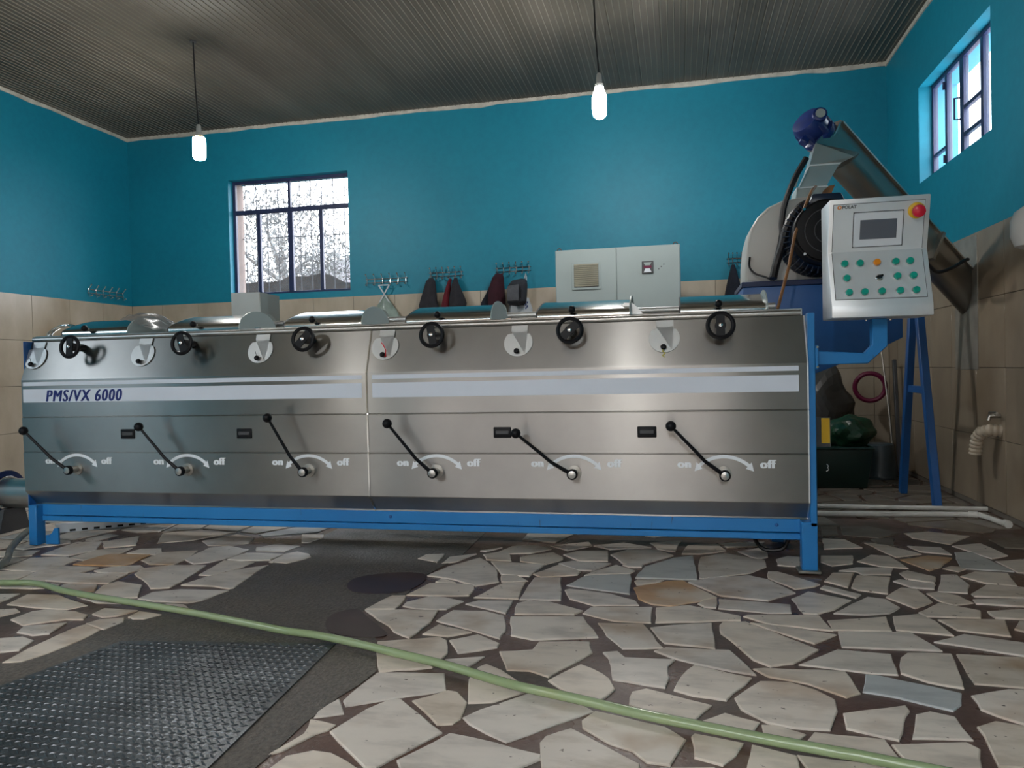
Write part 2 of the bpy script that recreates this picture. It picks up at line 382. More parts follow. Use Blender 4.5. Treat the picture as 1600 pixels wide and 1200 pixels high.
def text_mesh(body, size, mat, parent, name, loc, shear=0.0, sx=1.0, bold=0.0, ext=0.0008, center=True, lean=0.0, width=None, space=1.0, heavy=0.0):
    cu = bpy.data.curves.new(name, 'FONT'); cu.body = body; cu.size = size; cu.shear = shear; cu.offset = bold; cu.extrude = ext; cu.space_character = space
    cu.align_x = 'CENTER' if center else 'LEFT'; cu.resolution_u = 3
    t = bpy.data.objects.new(name, cu); COL.objects.link(t)
    bpy.context.view_layer.update()
    me = bpy.data.meshes.new_from_object(t.evaluated_get(bpy.context.evaluated_depsgraph_get()))
    COL.objects.unlink(t); bpy.data.objects.remove(t)
    if width: sx = width/(max(v.co.x for v in me.vertices)-min(v.co.x for v in me.vertices))
    o0 = root_loc(parent); c, s_ = math.cos(lean), math.sin(lean)
    if heavy:                                            # thicken the strokes with shifted doubles
        bm = bmesh.new()
        for dx in (-heavy, 0, heavy):
            k = len(bm.verts); bm.from_mesh(me); bm.verts.ensure_lookup_table()
            for v in bm.verts[k:]: v.co.x += dx/sx; v.co.z += abs(dx)*.03+dx*.02
        bm.to_mesh(me); bm.free()
    for v in me.vertices:
        x, y, z = v.co.x*sx, v.co.y, v.co.z
        v.co = Vector((loc[0]+x, loc[1]+y*s_-z*c, loc[2]+y*c+z*s_))-o0
    me.materials.clear(); me.materials.append(M[mat])
    o = bpy.data.objects.new(name, me); COL.objects.link(o); o.parent = parent
    return o

# outlines of the paving stones in view, in millimetres on the floor (first letter: kind of marble)
STONES = (
    'w-3433,3648 -3377,3791 -3500,3984 -3661,3943 -3619,3643;w-3368,3844 -3219,3933 -3377,4157 -3500,3984;w-3258,3561 -3164,3759 -3188,3867 -3377,3791 -3387,3599;w-2930,3732 -2914,3772 -3001,3878 -3120,3851 -3130,3744;'
    'o-3174,3469 -2944,3482 -2918,3536 -2959,3728 -3203,3716 -3236,3655 -3247,3476;t-2823,3542 -2666,3543 -2686,3708 -2742,3859 -2932,3788 -2923,3605;w-2572,3576 -2504,3619 -2440,3776 -2442,3909 -2626,3986 -2716,3914 -2683,3654;w-2358,3679 -2192,3708 -2179,3839 -2416,3835 -2441,3686;'
    'w-2321,3377 -2262,3541 -2254,3652 -2449,3667 -2406,3380;w-2195,3204 -2095,3175 -2080,3185 -2137,3535 -2142,3606 -2189,3560 -2259,3493 -2336,3345 -2374,3198;w-2590,3223 -2488,3127 -2402,3153 -2412,3262 -2444,3421 -2484,3560 -2670,3536 -2783,3455 -2755,3348;w-2939,3338 -2805,3363 -2779,3455 -2844,3506 -2985,3460 -3024,3374;'
    'w-2974,3155 -2757,3171 -2789,3343 -3008,3329 -3135,3296 -3136,3175;w-3144,3154 -3065,3305 -3044,3436 -3269,3439 -3329,3332 -3275,3142;w-3333,3316 -3283,3454 -3295,3557 -3437,3629 -3617,3569 -3574,3332;w-3411,3123 -3354,3125 -3297,3153 -3310,3287 -3374,3317 -3529,3289 -3553,3254;'
    'w-3094,3038 -2987,3070 -3001,3129 -3136,3147 -3296,3124 -3289,3027;t-2883,3018 -2808,2995 -2735,3052 -2808,3156 -2976,3127 -2962,3073;w-2522,2957 -2449,2992 -2566,3170 -2736,3211 -2758,3130 -2682,2983;w-2331,2948 -2160,2950 -2117,2992 -2080,3146 -2326,3132 -2434,3069 -2431,2970;'
    'w-2799,2786 -2640,2787 -2591,2851 -2856,2970 -3019,2954 -2981,2805;w-3094,2812 -3044,2832 -3039,2869 -3059,2954 -3210,2919;w-2581,2888 -2454,2895 -2470,2945 -2647,2963 -2749,2960;w-2398,2716 -2344,2745 -2311,2821 -2482,2822 -2476,2746;'
    'w-2150,2838 -2090,2869 -2159,2927 -2255,2924 -2273,2853;w-2246,2712 -2198,2719 -2163,2783 -2291,2806 -2287,2732;w-2296,2872 -2322,2926 -2413,2936 -2417,2900;w-2659,2574 -2537,2668 -2457,2676 -2486,2734 -2570,2764 -2728,2774 -2772,2734 -2774,2627;'
    'w-2515,2477 -2459,2504 -2493,2630 -2641,2563 -2607,2496;w-2270,2577 -2262,2675 -2296,2725 -2388,2686 -2407,2633;w-2912,2638 -2858,2656 -2826,2726 -2880,2758 -3004,2722;w-2317,2233 -2286,2323 -2272,2481 -2285,2574 -2400,2624 -2412,2558 -2405,2348 -2381,2215;'
    'w-2528,2284 -2483,2303 -2428,2332 -2458,2429 -2536,2458 -2615,2427 -2652,2399;w-3894,3570 -3759,3569 -3657,3620 -3709,3729 -3901,3705 -3985,3655;w-3662,3336 -3605,3361 -3622,3478 -3636,3566 -3781,3548 -3726,3395;w-2224,4118 -2180,4123 -2152,4256 -2185,4343 -2335,4326;'
    'w-2392,3895 -2212,3899 -2188,4040 -2365,4059 -2437,3969;w-2063,3650 -2010,3742 -1995,3797 -2044,3864 -2137,3908 -2183,3846 -2178,3668;w-1074,3477 -945,3386 -849,3467 -922,3705 -1007,3839 -1059,3901 -1177,3702 -1230,3527;w-1085,3406 -1051,3425 -1141,3482 -1154,3424;'
    'w-1099,3212 -934,3236 -935,3335 -960,3411 -1112,3416 -1176,3394 -1220,3207;w-1194,3003 -1201,3137 -1215,3195 -1281,3186 -1310,3052 -1324,2983;w-1109,3026 -976,3035 -933,3153 -1035,3197 -1110,3198 -1182,3105 -1179,3049;w-1217,2864 -1141,2798 -1098,2739 -1012,2682 -988,2860 -1007,3020 -1320,2973;'
    'w-872,2721 -793,2778 -950,2846 -978,2731;w-953,2875 -776,2789 -670,2727 -668,2815 -715,2990 -809,3039 -946,3029 -975,2891;w-1260,3773 -1276,3962 -1377,3931 -1391,3840;w-1164,3802 -1099,3985 -1228,3897 -1230,3760;'
    'w-1060,4045 -992,4148 -1100,4058;w-787,3057 -714,3017 -720,3191 -873,3169 -916,3117;w-703,3222 -723,3492 -824,3457 -905,3211;w-1015,3869 -876,3860 -913,3994 -957,4077 -1060,3975;'
    'w-870,3597 -725,3582 -685,3806 -795,3818 -981,3833;w-841,3476 -788,3473 -716,3504 -792,3596 -867,3586;w-1002,2360 -836,2426 -828,2455 -821,2557 -864,2680 -900,2708 -1118,2626 -1097,2557;w-786,2563 -659,2640 -659,2679 -763,2758 -854,2681;'
    'w164,3395 359,3349 489,3480 396,3681 315,3737 140,3679 29,3587;w340,3184 433,3198 446,3309 356,3322 156,3347 146,3213;w337,3043 555,3005 535,3181 258,3147 239,3128;w464,2856 558,2964 325,3041 259,3054;'
    'w-638,2770 -545,2737 -308,2801 -391,3025 -685,2981;w140,2912 188,2800 233,2667 285,2614 363,2654 466,2794 243,3059 154,3038 140,2998;w-579,2445 -503,2452 -431,2411 -312,2645 -333,2750 -520,2720 -529,2641 -643,2604;w-254,2606 -224,2424 -55,2388 -44,2459 -49,2565 -26,2625 -196,2616 -226,2671 -277,2651;'
    'w-37,2641 93,2577 232,2536 162,2745 -60,2735 -100,2697;w1198,2823 1220,2969 1011,3041 880,2941;t-830,3863 -685,3816 -610,3925 -617,3976 -685,4074 -820,3985 -848,3946;w-522,3903 -373,3923 -393,4148 -558,4120 -625,4027;'
    'w-347,4011 -296,3884 -190,3882 -39,4085 -134,4199 -290,4179 -373,4060;w-259,3819 -196,3827 -190,3882 -271,3887 -293,3852;w-515,3729 -435,3725 -352,3876 -555,3899 -622,3841;w-667,3576 -496,3642 -488,3702 -611,3826 -716,3627;'
    'w-244,3706 -223,3753 -326,3848 -425,3711 -463,3632;g-363,3404 -227,3362 -230,3594 -243,3683 -380,3658 -462,3618 -525,3459;w-481,3254 -367,3176 -177,3208 -197,3272 -307,3351 -502,3402 -521,3382;w-516,3230 -565,3576 -695,3558 -697,3211;'
    'g74,3637 61,4091 -39,4033 -180,3836 -216,3624;w-203,3504 -109,3557 -81,3609 -207,3592 -217,3569;o-185,3297 -121,3228 -41,3217 93,3315 149,3369 8,3614 -66,3590 -215,3463;t82,3665 104,3654 326,3784 415,3915 421,4043 230,4172 101,4069 85,3902;'
    'w90,3222 138,3216 148,3346 93,3315 65,3266;w-432,3047 -402,3100 -564,3200 -656,3201 -696,3154 -677,3017;w-264,2993 -120,2992 -120,3195 -378,3152 -401,3068;w226,3074 230,3123 25,3234 -106,3180 -104,2995;'
    'w-280,2823 -239,2753 -212,2701 -68,2732 -150,2978 -327,2961;w-104,2885 -66,2780 113,2753 114,3024 -39,2976 -121,2936;w-958,4003 -804,4041 -706,4146 -804,4231 -946,4193 -989,4054;w-612,4120 -493,4249 -522,4346 -728,4220;'
    'w-387,4178 -162,4252 -320,4350 -484,4251;w-126,4219 -31,4175 4,4430 -175,4368;w95,4137 241,4228 207,4375 39,4335 3,4126;w253,4285 438,4365 466,4466 208,4395;'
    'w390,4056 444,4113 462,4349 299,4217;w399,3709 496,3539 585,3590 617,3633 457,3831 412,3825;w478,3200 532,3199 604,3260 701,3404 545,3510 459,3391;w728,3442 762,3493 630,3614 605,3567;'
    'w728,3597 809,3850 706,3836 644,3689;w761,3565 875,3521 955,3800 811,3808 742,3599;w709,3215 813,3251 872,3332 847,3437 777,3460 689,3347 596,3218;w929,3330 1024,3429 1016,3614 955,3630 853,3471;'
    'w1002,3636 1090,3624 1120,3704 983,3763 948,3731;w1016,3781 1122,3730 1158,3828 1062,3928 1014,3878;w1209,3581 1260,3710 1265,3884 1193,3874 1091,3588;w823,3881 839,3826 970,3843 1008,3965 839,3957 744,3884;'
    'w957,3994 1082,3975 1056,4209 969,4232 871,4086;o1165,3942 1235,4010 1351,4214 1250,4251 1089,4147;g1319,4006 1543,3978 1494,4351 1403,4339;w1291,3944 1368,4028 1290,4048 1238,3995;'
    'w1051,3455 1093,3396 1183,3442 1158,3539 1091,3588 1037,3556;t1218,3536 1434,3545 1474,3703 1339,3734 1218,3571;w1188,3431 1234,3428 1383,3418 1429,3533 1195,3487;w941,3231 1139,3241 1172,3335 1046,3421 926,3278;'
    'w1192,3249 1314,3249 1345,3381 1192,3328 1189,3288;w552,3013 767,3037 790,3208 555,3124;w784,3049 972,3018 959,3176 920,3257 814,3211;w1002,3083 1167,3040 1220,3234 971,3197;'
    'w1255,3079 1317,3230 1265,3222 1210,3124;w551,2838 881,2852 828,3030 569,2998;w1335,3759 1457,3726 1503,3945 1364,3954 1269,3857;w1083,4196 1229,4282 1093,4484 1000,4511;'
    'w692,4046 732,3973 841,4034 877,4203 716,4182;w758,4330 965,4392 914,4581 795,4587;w931,4709 1116,4646 1264,4791 1124,4981 959,4938;w1059,4480 1141,4452 1185,4654 1053,4598;'
    'w1236,4336 1373,4284 1370,4443 1208,4460;w1290,4667 1444,4527 1614,4747 1429,4854 1282,4793;w1537,4222 1640,4301 1608,4566 1439,4489;w1552,3965 1603,3958 1720,4245 1534,4173;'
    'w1694,4483 1807,4461 1939,4785 1686,4674;w807,4651 904,4706 940,4936 846,4926;w472,3954 576,3937 606,4134 544,4143 478,4067;w-1002,2097 -885,2168 -733,2258 -778,2384 -1005,2354 -1021,2234 -1026,2132;'
    'w-985,2051 -1046,2146 -1069,2053 -1063,2012;w-1055,1815 -1008,1923 -985,1946 -977,1981 -1068,2001 -1044,1916 -1081,1793;w-799,1774 -770,1779 -712,1892 -660,1988 -849,2168 -880,2168 -930,2088 -976,1938;w-994,1660 -850,1715 -813,1767 -919,1830 -972,1834 -1030,1794 -1042,1727;'
    't-690,2031 -646,2043 -632,2076 -644,2186 -694,2252 -728,2259 -815,2168;w-662,1719 -488,1750 -425,1828 -364,1895 -365,1915 -498,1956 -638,1987 -731,1822;w-727,2420 -682,2549 -812,2501 -823,2453;w-567,2199 -485,2287 -487,2323 -594,2442 -661,2487 -681,2455 -686,2353 -640,2181;'
    'w-351,2298 -251,2252 -209,2351 -233,2428 -293,2498 -340,2532 -428,2383;w-601,2051 -537,2004 -471,1965 -259,2191 -406,2327 -455,2316 -473,2277 -593,2145 -630,2086;t-335,1778 -107,1819 -111,1911 -198,1982 -309,2072 -372,2014 -381,1977;t-279,2082 -201,2008 -135,1977 -96,1926 -36,1921 -16,1989 5,2062 -51,2126 -255,2192 -286,2125;'
    'w-60,2174 24,2158 82,2286 -114,2373 -156,2342 -160,2251;w28,2344 126,2327 216,2508 37,2586 -5,2491 -30,2375;w108,2116 172,2104 209,2200 116,2244 51,2183 45,2143;w24,1971 94,1944 129,1998 155,2070 27,2102 18,2082;'
    'w163,2273 230,2199 292,2180 392,2184 435,2309 443,2386 399,2447 335,2491 238,2487 150,2348;w267,2530 383,2492 452,2432 479,2408 527,2445 517,2616 265,2602 226,2589;w215,2094 281,2092 324,2149 250,2188 212,2186;w153,1954 134,1862 261,1884 280,1961 282,2025 175,2065;'
    'w-118,1817 74,1851 74,1933 -116,1891;w311,1922 383,1920 530,2006 282,2029;w597,2610 676,2610 702,2794 530,2811 378,2648;w687,2625 750,2565 841,2532 902,2826 758,2813 723,2761;'
    't885,2576 1035,2565 1125,2832 916,2828;g623,2433 757,2364 794,2412 822,2494 618,2594 576,2600 535,2458;w436,2201 558,2154 597,2257 636,2343 635,2380 447,2296;w749,2191 750,2327 691,2353 647,2325 595,2173;'
    'w836,2388 864,2352 921,2303 1021,2551 968,2548 843,2481;t777,2179 757,2054 822,2058 917,2293 846,2314 785,2270;w445,2037 537,2007 522,2152 347,2162 312,2093;w546,2039 546,1935 681,1960 716,2039 748,2140 726,2174 532,2127')
# ------------------------------------------------------------------ room shell
YD0, YD1 = -3.9, 0.7                                 # doorway behind the camera (x range)
TW = 0.30                                              # wall thickness
def wall_slab(name, axis, a, b, u0, u1, z1, hole=None, mat='paint'):
    """slab between a and b along axis, u range, with an optional rectangular hole (u0,u1,z0,z1)"""
    mb = MB()
    def bx(p, q, z0, z2):
        if q-p < 1e-4 or z2-z0 < 1e-4: return
        if axis == 'y': mb.box(p, q, a, b, z0, z2)
        else: mb.box(a, b, p, q, z0, z2)
    if not hole: bx(u0, u1, 0, z1)
    else:
        cur = u0
        for h in sorted(hole):
            bx(cur, h[0], 0, z1); bx(h[0], h[1], 0, h[2]); bx(h[0], h[1], h[3], z1); cur = h[1]
        bx(cur, u1, 0, z1)
    return struct(mb.build(name, mat))
BW = (-5.095, -3.59, 1.955, 3.30)                      # back window opening x0,x1,z0,z1
RW = (5.47, 6.955, 2.505, 3.305)                       # right window opening y0,y1,z0,z1
wall_back = wall_slab('wall_back', 'y', YB, YB+TW, XL-TW, XR+TW, ZC+0.1, [BW])
wall_right = wall_slab('wall_right', 'x', XR, XR+TW, YF, YB, ZC+0.1, [RW])
LW = (-0.6, 1.6, 2.45, 3.35)                          # added unseen high window, brightens the left of the sloping steel
wall_left = wall_slab('wall_left', 'x', XL-TW, XL, YF, YB, ZC+0.1, [LW])
wall_front = wall_slab('wall_front', 'y', YF-TW, YF, XL-TW, XR+TW, ZC+0.1, [(YD0, YD1, 0, 3.2), (-5.6, -4.4, 1.2, 2.6)])  # second hole is the added front window

MB().box(YD1+.02, XR, YF, YF+.008, 0, ZT).build('tile_dado', 'tile', wall_front)  # unseen slabs, added for their beige reflection in the steel
MB().box(XL, YD0-.02, YF, YF+.008, 0, 1.18).build('tile_dado', 'tile', wall_front)
# ceramic tiles to 1.88 m, each its own piece
def tiles(wall, axis, base, sign, u0, u1, du, uj, rows, mat='tile'):
    w0, h0 = du-0.004, 0.4585
    mb = MB()
    if axis == 'y': mb.box(0, w0, -0.007 if sign < 0 else 0, 0 if sign < 0 else 0.007, 0, h0)
    else: mb.box(-0.007 if sign < 0 else 0, 0 if sign < 0 else 0.007, 0, w0, 0, h0)
    proto = mb.build('tile', mat, None, bev=0.0015, seg=1)
    k0 = math.floor((u0-uj)/du); first = True
    k = k0
    while uj+k*du < u1-0.01:
        a, b = max(uj+k*du, u0), min(uj+(k+1)*du, u1)
        if b-a > 0.02:
            for z0, z1 in rows:
                o = proto if first else proto.copy()
                if not first: COL.objects.link(o)
                first = False
                o.parent = wall
                sc = (b-a-0.004)/w0; sz = (z1-z0-0.004)/h0
                if axis == 'y': o.location = (a+0.002, base, z0+0.002); o.scale = (sc, 1, sz)
                else: o.location = (base, a+0.002, z0+0.002); o.scale = (1, sc, sz)
        k += 1
rows = [(1.4215, 1.884), (0.959, 1.4215), (0.4965, 0.959), (0.034, 0.4965)]
tiles(wall_back, 'y', YB-0.004, -1, XL+0.012, XR-0.012, 0.4925, -3.552, rows)
tiles(wall_left, 'x', XL+0.004, 1, 4.5, YB-0.012, 0.488, 6.945, rows)
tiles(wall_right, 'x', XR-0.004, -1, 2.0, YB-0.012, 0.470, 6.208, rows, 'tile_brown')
for wall, (a, b, c, d) in ((wall_back, (XL, XR, YB-0.004, YB)), (wall_left, (XL, XL+0.004, 4.5, YB)), (wall_right, (XR-0.004, XR, 2.0, YB))):
    MB().box(a, b, c, d, 0, 1.882).build('grout_bed', 'grout', wall)

# ceiling: narrow ribbed pvc planks running from front to back
ceiling = struct(MB().box(XL-TW, XR+TW, YF-TW, YB+TW, ZC+0.012, ZC+0.2).build('ceiling', 'ceil'))
PW = 0.2112
def plank():
    mb = MB(); n = 4; s = PW/n
    mb.box(0.0015, PW-0.0015, YF, YB, -0.002, 0.010)
    mb.cur = 1
    for i in range(n):
        x = s*i+0.004
        mb.prism([(x, -0.002), (x+0.0085, -0.002), (x+0.0068, -0.009), (x+0.0017, -0.009)], 'y', YF, YB)
    return mb.build('ceiling_plank', ['ceil', 'ceil_rib'])
pk = plank()
for i in range(40):
    o = pk if i == 0 else pk.copy()
    if i: COL.objects.link(o)
    o.parent = ceiling; o.location = (XL+i*PW, 0, ZC)
# cornice strips with a slightly uneven lower edge
def cornice(name, axis, base, sgn, u0, u1):
    rng = random.Random(name); pts = []; n = 46
    for i in range(n+1): pts.append((u0+(u1-u0)*i/n, ZC-0.034-rng.random()*0.014-(0.012 if rng.random() < .15 else 0)))
    mb = MB()
    for i in range(n):
        (a, za), (b, zb) = pts[i], pts[i+1]
        q = [(a, za), (b, zb), (b, ZC+0.004), (a, ZC+0.004)]
        if axis == 'y': mb.prism(q, 'y', base, base-0.012)
        else: mb.prism(q, 'x', base, base+sgn*0.012)
    struct(mb.build(name, 'white_trim'))
cornice('trim_1', 'y', YB, -1, XL, XR); cornice('trim_2', 'x', XL, 1, YF, YB); cornice('trim_3', 'x', XR, -1, YF, YB)

# ------------------------------------------------------------------ floor: crazy paving over mortar
floor = struct(MB().box(XL-TW, XR+TW, YF-TW, YB+TW, -0.15, 0.0).build('floor', 'mortar'))
TRACED = []
for it in STONES.split(';'):
    TRACED.append((it[0], [tuple(int(c)/1000 for c in q.split(',')) for q in it[1:].split(' ')]))
CONC = [(-2.203, 4.9), (-2.157, 3.8), (-2.149, 3.717), (-2.15, 3.556), (-2.1, 3.244), (-2.091, 3.149), (-2.113, 2.896), (-2.223, 2.809),
        (-2.274, 2.717), (-2.282, 2.583), (-2.36, 2.401), (-2.42, 2.1), (-2.5, 1.1), (-2.5, YF), (-1.0, YF), (-1.03, 1.1), (-1.081, 1.731), (-1.074, 1.815), (-1.074, 1.974),
        (-1.052, 2.159), (-1.028, 2.25), (-1.015, 2.367), (-1.137, 2.654), (-1.33, 2.969), (-1.222, 3.214), (-1.245, 3.498), (-1.174, 3.928), (-1.2, 4.9)]
def inside(pt, poly):
    x, y = pt; c = False; n = len(poly); j = n-1
    for i in range(n):
        (xi, yi), (xj, yj) = poly[i], poly[j]
        if (yi > y) != (yj > y) and x < (xj-xi)*(y-yi)/(yj-yi)+xi: c = not c
        j = i
    return c
def area(p): return 0.5*sum(p[i-1][0]*p[i][1]-p[i][0]*p[i-1][1] for i in range(len(p)))
def shrink(p, k):
    cx = sum(q[0] for q in p)/len(p); cy = sum(q[1] for q in p)/len(p)
    return [(cx+(x-cx)*k, cy+(y-cy)*k) for x, y in p]
def inset(p, d):
    """move every edge of a (ccw) polygon inwards by d, roughly"""
    n = len(p); out = []
    for i in range(n):
        a, b, c = Vector(p[i-1]), Vector(p[i]), Vector(p[(i+1) % n])
        e1, e2 = (b-a), (c-b)
        if e1.length < 1e-6 or e2.length < 1e-6: out.append(tuple(b)); continue
        e1.normalize(); e2.normalize(); n1 = Vector((-e1.y, e1.x)); n2 = Vector((-e2.y, e2.x)); s = n1+n2
        L = max(0.35, s.length_squared/2); q = b+s*(d/L)
        out.append((q.x, q.y))
    return out
def rough_edge(p, rng, step=0.085, amp=0.004):
    out = []
    for i in range(len(p)):
        a, b = Vector(p[i]), Vector(p[(i+1) % len(p)]); L = (b-a).length; out.append(tuple(a))
        k = int(L/step)
        if k:
            nn = Vector((b.y-a.y, a.x-b.x))/L
            for j in range(1, k+1):
                q = a.lerp(b, j/(k+1))+nn*rng.uniform(-amp, amp); out.append(tuple(q))
    return out
# irregular fill stones for the rest of the floor (half-plane clipped cells)
rng = random.Random(11); G = 0.30; seeds = {}
gx0, gy0 = XL, YF
nx, ny = int((XR-XL)/G)+1, int((YB-YF)/G)+1
for i in range(-1, nx+1):
    for j in range(-1, ny+1): seeds[i, j] = (gx0+(i+.5+rng.uniform(-.42, .42))*G, gy0+(j+.5+rng.uniform(-.42, .42))*G)
def clip(poly, m_, d):
    out = []
    for i in range(len(poly)):
        a, b = poly[i-1], poly[i]
        da = (a[0]-m_[0])*d[0]+(a[1]-m_[1])*d[1]; db = (b[0]-m_[0])*d[0]+(b[1]-m_[1])*d[1]
        if (da <= 0) != (db <= 0):
            t = da/(da-db); out.append((a[0]+(b[0]-a[0])*t, a[1]+(b[1]-a[1])*t))
        if db <= 0: out.append(b)
    return out
boxes = [(min(q[0] for q in p), max(q[0] for q in p), min(q[1] for q in p), max(q[1] for q in p), p) for _, p in TRACED]
def overlaps(c):
    x0, x1 = min(q[0] for q in c), max(q[0] for q in c); y0, y1 = min(q[1] for q in c), max(q[1] for q in c)
    smp = list(c)+[((c[i-1][0]+c[i][0])/2, (c[i-1][1]+c[i][1])/2) for i in range(len(c))]+shrink(c, 0.5)+[shrink(c, 0.0)[0]]
    if any(inside(q, CONC) for q in smp): return True
    for a, b, e, f, p in boxes:
        if a > x1 or b < x0 or e > y1 or f < y0: continue
        if any(inside(q, p) for q in smp) or any(inside(q, c) for q in p+shrink(p, 0.6)): return True
    return False
FILL = []
for (i, j), s in seeds.items():
    if not (0 <= i < nx and 0 <= j < ny): continue
    c = [(s[0]-.6, s[1]-.6), (s[0]+.6, s[1]-.6), (s[0]+.6, s[1]+.6), (s[0]-.6, s[1]+.6)]
    for a in range(-2, 3):
        for b in range(-2, 3):
            t = seeds.get((i+a, j+b))
            if t and (a or b): c = clip(c, ((s[0]+t[0])/2, (s[1]+t[1])/2), (t[0]-s[0], t[1]-s[1]))
            if len(c) < 3: break
        if len(c) < 3: break
    for mm, dd in (((XL+.02, 0), (-1, 0)), ((XR-.02, 0), (1, 0)), ((0, YF), (0, -1)), ((0, YB-.02), (0, 1))):
        if len(c) >= 3: c = clip(c, mm, dd)
    if len(c) < 3: continue
    if area(c) < 0: c = c[::-1]
    c = inset(c, 0.014)
    ok = False
    for k in (1.0, 0.78, 0.58):
        d = shrink(c, k)
        if area(d) > 0.004 and not overlaps(d): ok = True; break
    if ok: FILL.append((rng.choice('wwwwtg'), d))
def stone_geo(mb, p, rng, top):
    p = rough_edge(p, rng)
    n = len(p); q = inset(p, 0.0035)
    dx, dy = rng.uniform(-.0012, .0012), rng.uniform(-.0012, .0012)
    cx = sum(a for a, _ in p)/n; cy = sum(b for _, b in p)/n
    zz = lambda x, y: top+(x-cx)*dx+(y-cy)*dy
    mb.add([(x, y, -0.002) for x, y in p]+[(x, y, zz(x, y)-0.0022) for x, y in p]+[(x, y, zz(x, y)) for x, y in q],
           [(i, (i+1) % n, n+(i+1) % n, n+i) for i in range(n)]+[(n+i, n+(i+1) % n, 2*n+(i+1) % n, 2*n+i) for i in range(n)]+[tuple(range(2*n, 3*n))])
def view_px(x, y):
    d = Vector((x, y, -EYE)); z = d.dot(_f)
    return (800+F_PX*d.dot(_r)/z, 600-F_PX*d.dot(_u)/z, z) if z > .2 else (-9e9, 0, z)
def shown(c):
    u, v, z = view_px(*shrink(c, 0)[0]); return -150 < u < 1750 and 700 < v < 1320
vis = sorted((f for f in FILL if shown(f[1])), key=lambda f: -abs(area(f[1]))/(view_px(*shrink(f[1], 0)[0])[2]**3))
n_parts = max(0, 296-len(TRACED)); parts = vis[:n_parts]; ids = {id(f) for f in parts}
for kind, p in TRACED+parts:
    cx, cy = shrink(p, 0)[0]
    if cx > .45 and cy > 4.55+rng.uniform(-.25, .25): kind = 'd'  # stones in the dark back right corner are darkened by colour
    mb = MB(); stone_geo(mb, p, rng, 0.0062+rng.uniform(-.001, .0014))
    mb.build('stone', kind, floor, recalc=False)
mb, mb2 = MB(), MB()
for f in FILL:
    if id(f) not in ids:
        cx, cy = shrink(f[1], 0)[0]
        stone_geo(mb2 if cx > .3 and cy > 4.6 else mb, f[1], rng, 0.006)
tag(mb.build('stone_field', 'w', floor, recalc=False), None, None, kind='stuff')
tag(mb2.build('corner_dark_stone_field', 'd', floor, recalc=False), None, None, kind='stuff')
MB().prism(CONC, 'z', -0.01, 0.003).build('concrete_channel', 'concrete', floor)
def blob(pts, k=3):
    out = pts
    for _ in range(k):
        out = [q for i in range(len(out)) for q in ((out[i][0]*.75+out[(i+1) % len(out)][0]*.25, out[i][1]*.75+out[(i+1) % len(out)][1]*.25),
                                                    (out[i][0]*.25+out[(i+1) % len(out)][0]*.75, out[i][1]*.25+out[(i+1) % len(out)][1]*.75))]
    return out
for pts in ([(-1.514, 3.202), (-1.601, 3.425), (-1.467, 3.549), (-1.276, 3.587), (-1.206, 3.48), (-1.225, 3.264), (-1.325, 3.199)],
            [(-1.365, 2.688), (-1.457, 2.891), (-1.365, 3.007), (-1.295, 2.915), (-1.16, 2.77), (-1.09, 2.69), (-1.209, 2.656)]):
    MB().prism(blob(pts), 'z', 0.002, 0.0042).build('puddle', 'puddle', floor)
# steel tread plate over the pit
TP = [(-2.10, 2.47), (-2.42, 1.1), (-1.15, 1.1), (-1.264, 2.58)]
tread = thing('tread_plate', 'dark wet steel plate with raised diamond pattern set in the concrete channel', 'floor plate', (-1.75, 1.8, 0.003))
MB().prism(TP, 'z', 0.003, 0.0085).build('plate', 'tread', tread)
mb = MB(); rr = random.Random(3)
for i in range(-10, 70):
    for j in range(0, 80):
        x = -2.45+i*0.030+(0.015 if j % 2 else 0); y = 1.12+j*0.0185
        if inside((x, y), shrink(TP, 0.975)):
            for sg in ((1,) if j % 2 else (-1,)):
                L, Wd, a = 0.0175, 0.0042, 0.62*sg
                c, s = math.cos(a), math.sin(a)
                P = lambda u, v: (x+u*c-v*s, y+u*s+v*c)
                (x1, y1), (x2, y2), (x3, y3), (x4, y4) = P(-L, 0), P(0, -Wd), P(L, 0), P(0, Wd)
                b = 0.0083; t = 0.0083+0.0034
                q1, q2 = P(-L*.55, 0), P(L*.55, 0)
                mb.add([(x1, y1, b), (x2, y2, b), (x3, y3, b), (x4, y4, b), (*q1, t), (*q2, t)],
                       [(0, 1, 4), (1, 5, 4), (1, 2, 5), (2, 3, 5), (3, 4, 5), (3, 0, 4)])
tag(mb.build('tread_pattern', 'tread', tread, recalc=False), None, None, kind='stuff')

# ------------------------------------------------------------------ windows
def window(name, axis, plane, u0, u1, z0, z1, vbars, hbars, fw=0.035, dep=0.04, panes=(), glass='glass'):
    r = thing(name, None, None, (u0, plane, z0) if axis == 'y' else (plane, u0, z0)); struct(r)
    def bx(mb, a, b, c, d, t0=0, t1=dep):
        return mb.box(a, b, plane+t0, plane+t1, c, d) if axis == 'y' else mb.box(plane+t0, plane+t1, a, b, c, d)
    mb = MB()
    bx(mb, u0, u0+fw, z0, z1); bx(mb, u1-fw, u1, z0, z1); bx(mb, u0+fw, u1-fw, z0, z0+fw); bx(mb, u0+fw, u1-fw, z1-fw, z1)
    mb.build('window_frame', 'frame_paint', r, bev=0.003, seg=1)
    for u, w_, a, b in vbars: bx(MB(), u-w_/2, u+w_/2, a, b).build('mullion', 'frame_paint', r, bev=0.003, seg=1)
    for a, b, z, w_ in hbars: bx(MB(), a, b, z-w_/2, z+w_/2, 0.002, dep-0.002).build('glazing_bar', 'frame_paint', r, bev=0.003, seg=1)
    for a, b, c, d in panes: bx(MB(), a, b, c, d, dep*.45, dep*.45+0.004).build('pane', glass, r)
    return r
